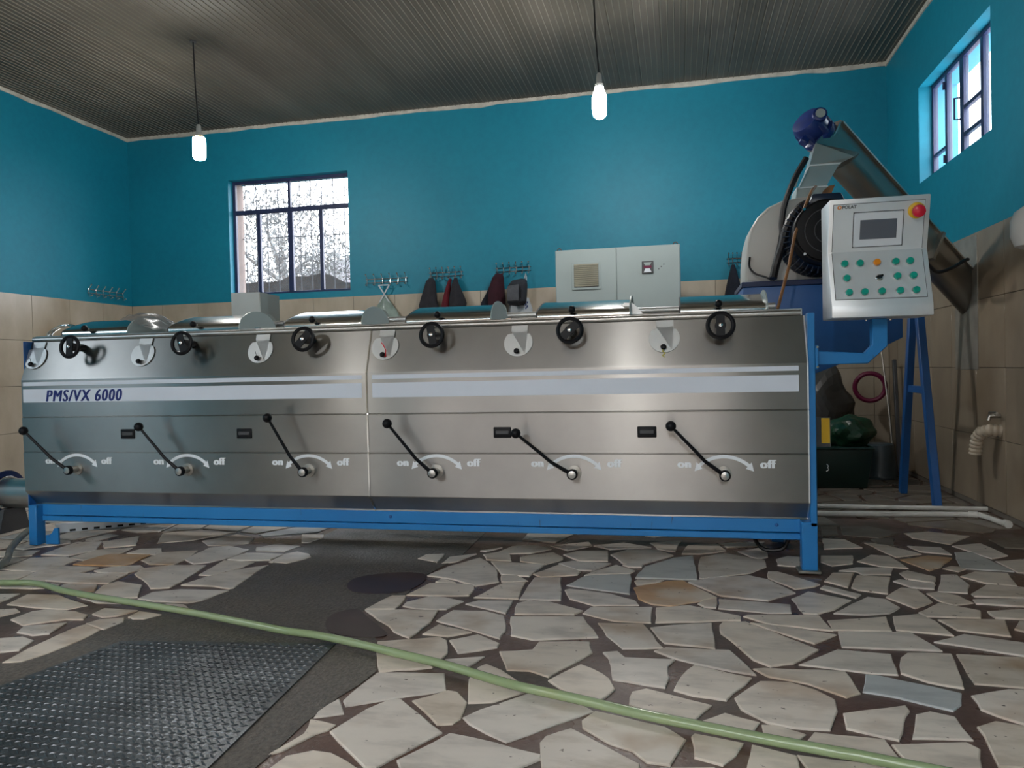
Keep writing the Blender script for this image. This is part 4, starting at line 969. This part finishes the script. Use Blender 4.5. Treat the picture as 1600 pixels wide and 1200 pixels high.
# cables
def spline(pts, sub=6):
    P = [Vector(p) for p in pts]; out = []
    for i in range(len(P)-1):
        p0, p1, p2, p3 = P[max(i-1, 0)], P[i], P[i+1], P[min(i+2, len(P)-1)]
        for k in range(sub):
            t = k/sub; out.append(.5*((2*p1)+(-p0+p2)*t+(2*p0-5*p1+4*p2-p3)*t*t+(-p0+3*p1-3*p2+p3)*t**3))
    out.append(P[-1]); return out
def cable_part(parent, name, pts, r): return MB().tube(spline(pts), r, 8).build(name, 'rubber', parent, smooth=True)
def cable(name, pts, r, label, cat='cable', mat='rubber', n=8, flat=None, sub=6, group=None):
    o = MB().tube(spline(pts, sub), r, n, flat=flat).build(name, mat, None, smooth=True)
    return tag(o, label, cat, group)
cable_part(cr, 'motor_cable', [(.76, 4.72, 2.22), (.70, 4.70, 2.12), (.655, 4.68, 2.02), (.625, 4.68, 1.93), (.612, 4.68, 1.84), (.610, 4.67, 1.76), (.575, 4.64, 1.62), (.545, 4.62, 1.506)], .018)
cable_part(cr, 'motor_cable', [(.745, 4.56, 1.925), (.70, 4.55, 1.905), (.655, 4.55, 1.855), (.618, 4.55, 1.78), (.600, 4.57, 1.70), (.57, 4.60, 1.60), (.548, 4.585, 1.51)], .023)
cable_part(cr, 'thin_wire', [(.435, 4.745, 1.66), (.430, 4.72, 1.60), (.46, 4.70, 1.555), (.52, 4.69, 1.53), (.55, 4.68, 1.510)], .006)
tag(MB().tube([(.522, 4.22, 1.298), (.600, 4.32, 1.55), (.640, 4.38, 1.72), (.715, 4.47, 1.905), (.755, 4.52, 1.985), (.81, 4.72, 2.05)], .0085, 8).build('rusty_rod', 'rust', None, smooth=True), 'thin rusty brown rod leaning from the mixer top to the crusher inlet', 'rod')

# ------------------------------------------------------------------ inclined screw conveyor
cv = thing('screw_conveyor', 'inclined stainless screw conveyor with a blue gearmotor at its upper end', 'conveyor', (1.5, 5.4, 1.9))
A_, B_ = Vector((.897, 5.00, 2.405)), Vector((1.93, 5.85, 1.525))
ax = (B_-A_).normalized(); side = Vector((0, 0, 1)).cross(ax).normalized(); upv = ax.cross(side).normalized()
if upv.z < 0: upv = -upv
R = .098; prf = [(-R, .088)]+[(-R*math.cos(t), -R*math.sin(t)) for t in [math.pi*k/14 for k in range(15)]]+[(R, .088)]
def along(prof, a, b): 
    n = len(prof); V = [a+side*u+upv*v for u, v in prof]
    V += [p+ax*((1.996-p.x)/ax.x) if b is None else p-a+b for p in V]      # no b: run on to the wall plate
    return MB().add(V, [tuple(range(n))[::-1], tuple(range(n, 2*n))]+[(i, (i+1) % n, n+(i+1) % n, n+i) for i in range(n)])
along(prf, A_, None).build('trough', 'steel_dull', cv, smooth=True)
along([(-R-.02, .088), (R+.02, .088), (R+.02, .099), (-R-.02, .099)], A_, None).build('cover', 'steel', cv)
along([(u*1.10, v*1.10+.002) for u, v in prf], A_-ax*.012, A_).build('end_plate', 'steel', cv)
along([(-R-.035, .10), (R+.035, .10), (R+.035, -R-.02), (-R-.035, -R-.02)], A_+(B_-A_)*.70, A_+(B_-A_)*.715).build('joint_flange', 'steel_dull', cv)
gp = A_-ax*.012
gm = MB().lathe([(.085, 0), (.108, .008), (.108, .04), (.088, .052), (.096, .065), (.100, .135), (.088, .16), (.045, .172), (.001, .175)], gp, -ax, 22).build('gearmotor', 'royal', cv, smooth=True)
for k in range(6):
    a = 2*math.pi*k/6+.3; d = side*math.cos(a)+upv*math.sin(a)
    MB().lathe([(.022, 0), (.022, .08), (.014, .10)], gp-ax*.03+d*.086, -ax, 8).build('housing_lug', 'royal', gm, smooth=True)
face = Vector((0, -1, .15)).normalized()
MB().lathe([(.042, 0), (.042, .03), (.036, .034), (.03, .034)], gp-ax*.10+Vector((.035, -.082, .035)), face, 16).build('cover_cap', 'royal', gm, smooth=True)
MB().lathe([(.028, 0), (.028, .006)], gp-ax*.10+Vector((.035, -.116, .040)), face, 14).build('name_disc', 'cabinet', gm)
MB().beam(gp-ax*.09-upv*.06, gp-ax*.10-upv*.135, .05, .05).build('terminal_box', 'royal', gm, bev=.006, seg=1)
# spout into the crusher
def loft(name, mat, rings, parent):
    n = len(rings[0]); vs = [p for r in rings for p in r]
    return MB().add(vs, [tuple(range(n))[::-1], tuple(range((len(rings)-1)*n, len(rings)*n))]+[(k*n+i, k*n+(i+1) % n, (k+1)*n+(i+1) % n, (k+1)*n+i) for k in range(len(rings)-1) for i in range(n)]).build(name, mat, parent)
def rect(x0, x1, y0, y1, z0, z1=None): z1 = z0 if z1 is None else z1; return [(x0, y0, z0), (x1, y0, z1), (x1, y1, z1), (x0, y1, z0)]
loft('spout', 'steel', [rect(.735, .890, 4.86, 5.04, 2.072), rect(.80, .968, 4.86, 5.04, 2.208), rect(.838, 1.055, 4.865, 5.05, 2.345, 2.245), rect(.93, 1.10, 4.92, 5.06, 2.45, 2.28)], cv)
loft('spout_flange', 'flap', [rect(.722, .900, 4.845, 5.055, 2.070), rect(.722, .900, 4.845, 5.055, 2.080)], cv)
loft('spout_band', 'flap', [rect(.796, .974, 4.853, 5.047, 2.204), rect(.800, .978, 4.853, 5.047, 2.214)], cv)
MB().prism([(.712, 2.09), (.722, 2.09), (.760, 2.20), (.735, 2.20), (.712, 2.17)], 'y', 4.86, 4.87).build('side_lug', 'cabinet', cv)
# cover plate on the right wall where the conveyor leaves, and a cable end
wp = MB().box(XR-.016, XR-.004, 5.69, 6.115, .945, 1.865).build('wall_cover_plate', 'plate_zinc', None, bev=.002, seg=1)
tag(wp, 'tall grey metal plate on the tiled right wall where the inclined conveyor ends', 'wall plate')
cable('conveyor_cable', [(1.45, 5.25, 1.80), (1.53, 5.3, 1.70), (1.62, 5.4, 1.63), (1.70, 5.5, 1.60), (1.80, 5.55, 1.63), (1.89, 5.6, 1.68), (1.92, 5.62, 1.69)], .012, 'black cable sagging across the low end of the conveyor beside the right wall')
st = thing('support_stand', 'blue steel A-frame stand under the conveyor beyond the console', 'stand', (1.69, 5.9, 0))
MB().beam((1.665, 6.24, 0.012), (1.675, 5.95, 1.52), .058, .05, (1, 0, 0)).build('leg', 'blue_mid', st, bev=.003, seg=1)
MB().beam((1.705, 5.59, 0.012), (1.675, 5.87, 1.52), .058, .05, (1, 0, 0)).build('leg', 'blue_mid', st, bev=.003, seg=1)
MB().beam((1.675, 6.10, .81), (1.69, 5.735, .81), .05, .035, (1, 0, 0)).build('crossbar', 'blue_mid', st, bev=.003, seg=1)
MB().box(1.62, 1.73, 5.83, 5.99, 1.505, 1.53).build('top_plate', 'blue_mid', st)

# ------------------------------------------------------------------ electrical cabinet
ec = thing('electrical_cabinet', 'wide light grey two door electrical cabinet with a vent grille against the back wall', 'cabinet', (-.53, 7.1, 0))
MB().box(-1.092, .040, 6.93, 7.30, 1.30, 2.110).build('body', 'cabinet', ec, bev=.004, seg=1)
dl = MB().box(-1.085, -.530, 6.900, 6.929, 1.312, 2.103).build('door', 'cabinet', ec, bev=.004, seg=1)
dr = MB().box(-.524, .033, 6.900, 6.929, 1.312, 2.103).build('door', 'cabinet', ec, bev=.004, seg=1)
MB().box(-.936, -.668, 6.890, 6.901, 1.735, 1.988).build('vent_frame', 'cabinet', dl, bev=.003, seg=1)
MB().box(-.915, -.690, 6.8885, 6.8905, 1.758, 1.968).build('vent_recess', 'grey_dark', dl)
for k in range(12):
    z = 1.768+k*.0172
    MB().prism([(6.8885, z), (6.882, z-.004), (6.880, z+.004), (6.8885, z+.012)], 'x', -.913, -.692).build('louvre', 'grille', dl)
mt_ = MB().box(-.300, -.198, 6.888, 6.901, 1.855, 1.966).build('meter', 'grey_dark', dr, bev=.003, seg=1)
MB().prism([(-.285, 1.955), (-.213, 1.955), (-.228, 1.928), (-.270, 1.928)], 'y', 6.885, 6.889).build('meter_window', 'cabinet', mt_)
MB().box(-.284, -.214, 6.8855, 6.889, 1.903, 1.926).build('meter_strip', 'magenta', mt_)
MB().prism([(-.284, 1.866), (-.214, 1.866), (-.230, 1.900), (-.268, 1.900)], 'y', 6.885, 6.889).build('meter_flap', 'bezel', mt_)
for x, z in ((-.15, 1.893), (-.128, 1.912), (-.105, 1.932)): MB().lathe([(.006, 0), (.006, .003)], (x, 6.900, z), (0, -1, 0), 6).build('scuff', 'grey_dark', dr)
for x in (-1.06, .0): MB().torus((x, 6.98, 2.118), (0, 1, 0), .018, .006, 12, 6).build('lifting_eye', 'grey_dark', ec)
for x in (-1.03, -.02):
    for yy in (6.97, 7.22): MB().box(x-.03, x+.03, yy, yy+.05, .007, 1.30).build('leg', 'grey_dark', ec)

# ------------------------------------------------------------------ coat racks on the walls
GR = 'coat racks on the walls'
def rack(axis, base, u0, u1, z, label):
    r = thing('coat_rack', label, 'coat rack', ((u0+u1)/2, base, z) if axis == 'y' else (base, (u0+u1)/2, z), GR)
    P = (lambda u, d, zz: (u, base-d, zz)) if axis == 'y' else (lambda u, d, zz: (base+d, u, zz))
    for zz in (z+.018, z-.022): MB().tube([P(u0, .012, zz), P(u1, .012, zz)], .0045, 6).build('rail', 'chrome', r)
    for k in range(6):
        u = u0+.02+(u1-u0-.04)*k/5
        h = MB().tube([P(u, .012, z+.02), P(u, .03, z+.035), P(u, .05, z+.062)], .005, 6)
        h.tube([P(u, .016, z+.03), P(u, .016, z-.04), P(u, .03, z-.062), P(u, .052, z-.050)], .005, 6)
        ho = h.build('hook', 'chrome', r, smooth=True)
        b = MB(); b.ball(P(u, .052, z+.066), .0105, 8); b.ball(P(u, .054, z-.049), .0105, 8); b.build('ball_tip', 'chrome', ho, smooth=True)
    return r
rack('x', XL, 7.20, 7.77, 2.005, 'chrome coat rack with empty hooks on the left wall near the corner')
rack('y', YB, -3.40, -2.90, 2.045, 'chrome coat rack right of the back window with the clear bag below it')
rack('y', YB, -2.65, -2.26, 2.080, 'chrome coat rack holding the charcoal, red and grey jackets')
rack('y', YB, -1.90, -1.51, 2.095, 'chrome coat rack holding the maroon jacket and the grey backpack')
rack('y', YB, .50, .74, 2.070, 'chrome coat rack above the navy jacket beside the crusher')

def hang(name, rows_, y, mat, label, cat, seed, group=None, parent=None, folds=5, amp=.02):
    """cloth hung from a point: rows of (z, x left, x right, depth)"""
    rg = random.Random(seed); ph = [rg.uniform(0, 6.28) for _ in range(3)]; n = 28; vs = []; zs = []
    R = []
    for (a, b) in zip(rows_, rows_[1:]):
        for k in range(4):
            t = k/4; R.append([a[i]+(b[i]-a[i])*t for i in range(4)])
    R.append(list(rows_[-1]))
    for j, (z, xl, xr, d) in enumerate(R):
        c, w2 = (xl+xr)/2, (xr-xl)/2
        for i in range(n):
            a = 2*math.pi*i/n; f = 1+amp/.05*.35*math.sin(folds*a+ph[0]+j*.12)*min(1, j/5)*.5
            vs.append((c+w2*math.cos(a)*(1+.02*math.sin(3*a+ph[1])), y-abs(d)/2+d/2*math.sin(a)*f, z+.004*math.sin(a*4+ph[2])))
    k = len(R)
    mb = MB().add(vs, [(j*n+i, j*n+(i+1) % n, (j+1)*n+(i+1) % n, (j+1)*n+i) for j in range(k-1) for i in range(n)]+[tuple(range(n)), tuple((k-1)*n+i for i in range(n))[::-1]])
    o = mb.build(name, mat, parent, smooth=True)
    if parent is None: tag(o, label, cat, group)
    return o
YH = YB-.02
hang('jacket', [(2.035, -2.640, -2.590, .05), (2.0, -2.668, -2.565, .10), (1.90, -2.70, -2.552, .12), (1.80, -2.735, -2.545, .12), (1.74, -2.752, -2.53, .13), (1.70, -2.742, -2.515, .13), (1.45, -2.735, -2.50, .14), (1.2, -2.73, -2.50, .14)], YH, 'c_char', 'charcoal jacket hanging leftmost among the three jackets of the middle rack', 'jacket', 1, 'jackets on the wall racks')
hang('jacket', [(2.02, -2.412, -2.388, .05), (1.95, -2.435, -2.390, .09), (1.84, -2.468, -2.396, .11), (1.74, -2.492, -2.402, .12), (1.70, -2.496, -2.402, .12), (1.3, -2.494, -2.402, .12)], YH, 'c_red', 'dark red jacket hanging between the charcoal and grey jackets', 'jacket', 2, 'jackets on the wall racks')
j3 = hang('jacket', [(2.025, -2.352, -2.318, .05), (1.96, -2.37, -2.295, .10), (1.86, -2.39, -2.25, .12), (1.78, -2.40, -2.215, .13), (1.74, -2.40, -2.205, .13), (1.70, -2.40, -2.22, .13), (1.3, -2.40, -2.225, .13)], YH-.012, 'c_char', 'grey black jacket hanging at the right end of the middle rack', 'jacket', 3, 'jackets on the wall racks')
hang('jacket', [(2.045, -1.885, -1.805, .06), (2.0, -1.915, -1.79, .11), (1.88, -1.955, -1.782, .13), (1.78, -1.965, -1.775, .14), (1.66, -1.968, -1.77, .14), (1.3, -1.965, -1.77, .14)], YH-.035, 'c_maroon', 'maroon jacket hanging from the left end of the rack beside the backpack', 'jacket', 4, 'jackets on the wall racks')
hang('jacket', [(2.04, -1.905, -1.885, .03), (1.96, -1.945, -1.91, .04), (1.84, -2.0, -1.945, .06), (1.75, -2.055, -1.955, .07), (1.70, -2.062, -1.96, .07), (1.3, -2.06, -1.96, .07)], YH, 'c_navy', 'dark navy jacket partly hidden behind the maroon jacket', 'jacket', 5, 'jackets on the wall racks')
hang('jacket', [(2.02, .545, .575, .05), (1.93, .52, .60, .10), (1.80, .49, .63, .12), (1.70, .47, .645, .12), (1.2, .465, .65, .12)], YH, 'c_navy', 'dark navy jacket hanging alone left of the crusher', 'jacket', 6, 'jackets on the wall racks')
bpk = thing('backpack', 'grey backpack hanging at the right end of a rack over a printed bag', 'backpack', (-1.62, YH-.05, 1.7))
hang('body', [(1.965, -1.585, -1.54, .06), (1.945, -1.69, -1.522, .12), (1.90, -1.722, -1.515, .16), (1.80, -1.730, -1.520, .18), (1.72, -1.728, -1.528, .18), (1.69, -1.71, -1.56, .14)], YH-.115, 'c_greydark', None, None, 7, parent=bpk, folds=3, amp=.005)
mb = MB(); mb.prism([(-1.712, 1.725), (-1.585, 1.725), (-1.580, 1.90), (-1.70, 1.882), (-1.712, 1.86)], 'y', YH-.308, YH-.28); mb.build('front_pocket', 'c_grey', bpk, bev=.012, seg=2)
MB().tube([(-1.573, YH-.30, 1.87), (-1.566, YH-.305, 1.82), (-1.570, YH-.30, 1.755)], .006, 6).build('zip', 'black', bpk)
MB().tube([(-1.57, YH-.05, 1.955), (-1.568, YH-.045, 2.0), (-1.562, YH-.03, 2.042), (-1.552, YH-.045, 2.0), (-1.552, YH-.05, 1.955)], .006, 6).build('hanging_loop', 'bag_print', bpk)
pb = hang('printed_bag', [(1.78, -1.62, -1.535, .04), (1.74, -1.70, -1.522, .09), (1.70, -1.745, -1.505, .10), (1.655, -1.755, -1.49, .11), (1.45, -1.75, -1.50, .10)], YH, 'bag_print', 'white printed plastic bag hanging underneath the grey backpack', 'bag', 8)
for q in range(4): MB().box(-1.56+.017*(q % 2), -1.546+.017*(q % 2), YH-.108, YH-.098, 1.655+.02*q, 1.672+.02*q).build('blue_print', 'bag_blue', pb)
cb = thing('clear_bag', 'pale green translucent plastic bag hanging by crossed handles', 'bag', (-3.15, YH, 1.7))
hang('bag_body', [(1.868, -3.175, -3.145, .03), (1.82, -3.205, -3.110, .06), (1.75, -3.255, -3.06, .08), (1.70, -3.285, -3.02, .09), (1.64, -3.32, -2.99, .10), (1.45, -3.32, -2.98, .09)], YH, 'green_film', None, None, 9, parent=cb)
for a, b in ((-3.222, -3.10), (-3.098, -3.22)):
    MB().beam((a, YH-.05, 1.985), (b-(.0), YH-.05, 1.79), .014, .004).build('handle', 'bag_print', cb)
MB().beam((-3.225, YH-.052, 1.985), (-3.095, YH-.052, 1.985), .004, .012, (0, 0, 1)).build('handle', 'bag_print', cb)
MB().box(-3.265, -3.215, YH-.095, YH-.088, 1.672, 1.680).build('dark_print', 'grey_dark', cb)

# ------------------------------------------------------------------ hanging lamps
def lamp(x, y, zt, zb, kind, label):
    r = thing('hanging_bulb', label, 'ceiling lamp', (x, y, ZC), 'bare bulbs on cords')
    sw = .012
    MB().tube([(x-.03, y, ZC), (x-.02, y, (ZC+zt)/2), (x, y, zt+.10)], .0065, 8).build('cord', 'rubber', r, smooth=True)
    MB().lathe([(.02, 0), (.03, -.006), (.03, -.014)], (x-.03, y, ZC-.004), (0, 0, 1), 12).build('ceiling_hook', 'grey_dark', r)
    MB().lathe([(.012, .105), (.020, .09), (.024, .03), (.034, .02), (.034, 0)], (x, y, zt), (0, 0, 1), 16).build('socket', 'socket', r, smooth=True)
    h = zt-zb
    if kind == 'tube':
        MB().lathe([(.030, .01), (.046, .006), (.046, -.006), (.034, -.01)], (x, y, zt), (0, 0, 1), 18).build('brass_ring', 'brass', r, smooth=True)
        MB().lathe([(.030, -.008), (.050, -.012), (.053, -.03), (.053, -h+.03), (.046, -h+.008), (.03, -h), (.001, -h)], (x, y, zt), (0, 0, 1), 22).build('bulb', 'bulb', r, smooth=True)
    else:
        MB().lathe([(.032, .0), (.036, -.02), (.048, -.055), (.057, -.10), (.055, -h+.045), (.046, -h+.018), (.028, -h+.003), (.001, -h)], (x, y, zt), (0, 0, 1), 22).build('bulb', 'bulb', r, smooth=True)
lamp(-3.982, 5.78, 3.075, 2.878, 'tube', 'bare lit tube-shaped bulb hanging over the left part of the room')
lamp(-.546, 5.78, 3.150, 2.912, 'pear', 'bare lit pear-shaped bulb hanging near the middle of the room')

lamp(-3.982, -.90, 3.075, 2.878, 'tube', 'bare lit tube-shaped bulb hanging in the front left part of the room')
lamp(-.546, -.90, 3.150, 2.912, 'pear', 'bare lit pear-shaped bulb hanging in the front part near the doorway')

# ------------------------------------------------------------------ things on and along the floor
HP = [(-4.2, 3.02), (-3.7, 3.0), (-3.27, 3.045), (-3.064, 3.063), (-2.838, 2.98), (-2.606, 2.916), (-2.401, 2.871), (-2.016, 2.781), (-1.656, 2.68), (-1.49, 2.633), (-1.343, 2.607), (-1.162, 2.551), (-0.987, 2.486), (-0.774, 2.407), (-0.528, 2.294), (-0.316, 2.225), (-0.123, 2.158), (0.053, 2.108), (0.215, 2.065), (0.367, 2.029), (0.467, 2.006), (1.0, 1.85), (1.7, 1.55)]
cable('garden_hose', [(x, y-.012, .027) for x, y in HP], .0145, 'long pale green hose lying across the stone floor', 'hose', 'hose', 12, sub=4)
cable('drain_pipe', [(.68, 5.53, .024), (1.2, 5.525, .024), (1.70, 5.52, .024), (1.985, 5.52, .024)], .0155, 'white pipe on the floor, the farther one of two running to the right wall', 'pipe', 'pvc', 12)
dp = cable('drain_pipe', [(.66, 5.24, .024), (1.2, 5.27, .024), (1.80, 5.315, .024), (1.86, 5.29, .024), (1.89, 5.15, .024), (1.905, 5.01, .024)], .017, 'white pipe on the floor with an elbow, the nearer one of two', 'pipe', 'pvc', 12)
MB().tube([(1.80, 5.315, .026), (1.85, 5.30, .026)], .022, 12).build('elbow_joint', 'pvc', dp, smooth=True)
MB().tube([(1.903, 5.03, .028), (1.908, 4.99, .028)], .024, 12).build('end_socket', 'pvc', dp, smooth=True)
cable('floor_cable', [(.40, 4.30, .20), (.385, 4.26, .10), (.42, 4.22, .03), (.49, 4.20, .02), (.545, 4.20, .05), (.585, 4.22, .17)], .011, 'black cable loop hanging beneath the right end of the mixer')
cs = thing('cable_duct', 'white slotted plastic strip lying on the floor under the left end of the mixer', 'plastic strip', (-3.85, 4.3, .007))
a, b = Vector((-4.02, 4.17)), Vector((-3.42, 4.62)); d = (b-a).normalized(); nn = Vector((d.y, -d.x))
mb = MB(); mb.beam((a.x, a.y, .036), (b.x, b.y, .036), .05, .055, (0, 0, 1)); mb.build('strip', 'white_print', cs)
for k in range(9):
    p = a+d*(.10+.07*k)+nn*.0245
    MB().beam((p.x-d.x*.017, p.y-d.y*.017, .020), (p.x+d.x*.017, p.y+d.y*.017, .020), .004, .013, (0, 0, 1)).build('slot', 'black', cs)
# discharge pipe at the left end
ps = thing('discharge_pump', 'grey steel discharge pipe with a dark blue flange at the left end of the mixer', 'pump', (-4.4, 4.2, 0))
MB().lathe([(.098, 0), (.098, .52)], (-4.42, 4.2, .262), (1, 0, 0), 24).build('pipe', 'steel', ps, smooth=True)
MB().lathe([(.10, 0), (.145, .004), (.150, .02), (.150, .035), (.10, .045)], (-4.455, 4.2, .262), (1, 0, 0), 24).build('flange', 'blue_dark', ps, smooth=True)
MB().lathe([(.08, 0), (.125, .02), (.135, .10), (.135, .36), (.10, .38)], (-4.83, 4.2, .262), (1, 0, 0), 24).build('motor', 'blue_dark', ps, smooth=True)
MB().torus((-4.415, 4.2, .262), (1, 0, 0), .106, .010, 24, 6).build('clamp_ring', 'chrome', ps, smooth=True)
for x in (-4.40, -4.75): MB().prism([(4.08, .007), (4.32, .007), (4.28, .16), (4.12, .16)], 'x', x, x+.03).build('foot', 'grey_dark', ps)
cable('clear_hose', [(-4.10, 4.30, .16), (-4.0, 4.05, .12), (-3.90, 3.80, .075), (-3.76, 3.58, .05), (-3.62, 3.42, .035), (-3.56, 3.30, .028), (-3.62, 3.16, .028), (-3.80, 3.08, .028)], .019, 'greyish clear hose curving on the floor at the left end of the mixer', 'hose', 'hoseclear', 10)
# right wall: tap and corrugated drain elbow, jug
tp = thing('wall_tap', 'small grey tap on the tiled right wall above the corrugated elbow', 'tap', (XR, 5.33, .65))
MB().tube([(XR-.006, 5.345, .652), (XR-.075, 5.345, .652), (XR-.08, 5.345, .625)], .013, 8).build('spout', 'steel_dull', tp, smooth=True)
MB().tube([(XR-.055, 5.28, .675), (XR-.055, 5.40, .672)], .008, 8).build('tap_handle', 'steel_dull', tp, smooth=True)
MB().tube([(XR-.045, 5.345, .652), (XR-.05, 5.34, .675)], .010, 8).build('stem', 'steel_dull', tp)
el = thing('corrugated_drain', 'cream corrugated plastic drain elbow coming out of the right wall', 'pipe', (XR, 5.40, .5))
path = [(XR-.005, 5.345, .555), (XR-.06, 5.36, .562), (XR-.10, 5.40, .545), (XR-.115, 5.43, .505), (XR-.118, 5.445, .455), (XR-.12, 5.455, .40)]
P = [Vector(p) for p in path]; pts = []; rad = []
for i in range(len(P)-1):
    for k in range(6): pts.append(P[i].lerp(P[i+1], k/6)); rad.append(.036+(.004 if (len(pts) % 3) else -.003))
pts.append(P[-1]); rad.append(.042)
MB().tube(pts, rad, 14).build('elbow', 'pvc_beige', el, smooth=True)
MB().lathe([(.045, 0), (.045, .008)], (XR-.012, 5.345, .555), (1, 0, 0), 14).build('wall_collar', 'pvc_beige', el)
jg = thing('plastic_jug', 'milky white rounded plastic jug hung on the right wall at the frame edge', 'jug', (XR-.13, 4.53, 1.62))
MB().lathe([(.06, 0), (.10, .015), (.120, .07), (.120, .15), (.10, .20), (.05, .235), (.03, .25), (.03, .28)], (XR-.135, 4.53, 1.60), (0, 0, 1), 24).build('jug_body', 'jug', jg, smooth=True)
MB().tube([(XR-.135, 4.53, 1.865), (XR-.09, 4.53, 1.93), (XR-.006, 4.53, 1.94)], .006, 8).build('hanger', 'rubber', jg)

# clutter in the dark corner
def lump(name, mat, c, r, label, cat, seed, sq=1.0, parent=None):
    bm = bmesh.new(); bmesh.ops.create_icosphere(bm, subdivisions=4, radius=1.0); rg = random.Random(seed)
    dirs = [(Vector((rg.gauss(0, 1), rg.gauss(0, 1), rg.gauss(0, 1))).normalized(), rg.uniform(3, 9), rg.uniform(0, 6)) for _ in range(9)]
    for v in bm.verts:
        f = 1+sum(.045*math.sin(d.dot(v.co)*k+p) for d, k, p in dirs)
        v.co = Vector((v.co.x*r[0]*f, v.co.y*r[1]*f, max(-.92, v.co.z)*r[2]*f))
    lo = min(v.co.z for v in bm.verts)
    for v in bm.verts: v.co += Vector((c[0], c[1], c[2]-lo))
    me = bpy.data.meshes.new(name); bm.to_mesh(me); bm.free(); me.materials.append(M[mat])
    o0 = root_loc(parent)
    for v in me.vertices: v.co -= o0
    o = bpy.data.objects.new(name, me); COL.objects.link(o); o.parent = parent
    return o if parent else tag(o, label, cat)
lump('plastic_sack', 'sack', (1.20, 7.30, .007), (.36, .24, .50), 'large crumpled grey plastic sack standing in the dark corner behind the stand', 'sack', 21)
lump('green_sack', 'sack_green', (1.37, 6.68, .285), (.20, .17, .15), 'dark green plastic sack stuffed into the bin in the right corner', 'sack', 22)
gb = thing('plastic_bin', 'dark green plastic bin on the floor behind the right end of the mixer', 'bin', (1.28, 6.65, .007))
MB().add([(1.06, 6.44, .008), (1.46, 6.44, .008), (1.46, 6.88, .008), (1.06, 6.88, .008), (1.02, 6.40, .33), (1.50, 6.40, .33), (1.50, 6.92, .33), (1.02, 6.92, .33)],
         [(3, 2, 1, 0), (0, 1, 5, 4), (1, 2, 6, 5), (2, 3, 7, 6), (3, 0, 4, 7), (4, 5, 6, 7)]).build('bin_body', 'bin_green', gb, bev=.01, seg=2)
MB().tube([(1.02, 6.40, .33), (1.50, 6.40, .33), (1.50, 6.92, .33), (1.02, 6.92, .33), (1.02, 6.40, .33)], .012, 8).build('bin_rim', 'bin_green', gb)
MB().tube([(1.152, 6.415, .205), (1.165, 6.412, .19), (1.160, 6.413, .175), (1.168, 6.414, .16), (1.150, 6.415, .145)], .004, 5).build('white_mark', 'white_print', gb)
bk = thing('bucket', 'blue grey plastic bucket standing upside down by the back right corner', 'bucket', (1.70, 7.05, .007))
MB().lathe([(.145, 0), (.142, .02), (.112, .29), (.10, .30)], (1.70, 7.05, .008), (0, 0, 1), 26).build('bucket_body', 'bucket', bk, smooth=True)
MB().torus((1.70, 7.05, .02), (0, 0, 1), .146, .007, 26, 6).build('bucket_rim', 'bucket', bk, smooth=True)
tag(MB().torus((1.76, 7.62, .78), (.2, 1, .1), .13, .022, 26, 8).build('pink_ring', 'magenta', None, smooth=True), 'dark magenta plastic hoop lying against the sack in the corner', 'hoop')
tag(MB().beam((1.93, 7.32, .008), (1.93, 7.46, 1.03), .045, .03, (1, 0, 0)).build('dark_pole', 'grey_dark', None, bev=.004, seg=1), 'dark square pole leaning in the back right corner', 'pole')
tag(MB().tube([(1.885, 7.30, .012), (1.875, 7.45, .60), (1.855, 7.6, 1.15)], .009, 8).build('thin_rod', 'steel_dull', None, smooth=True), 'thin grey rod leaning left of the dark pole', 'rod')
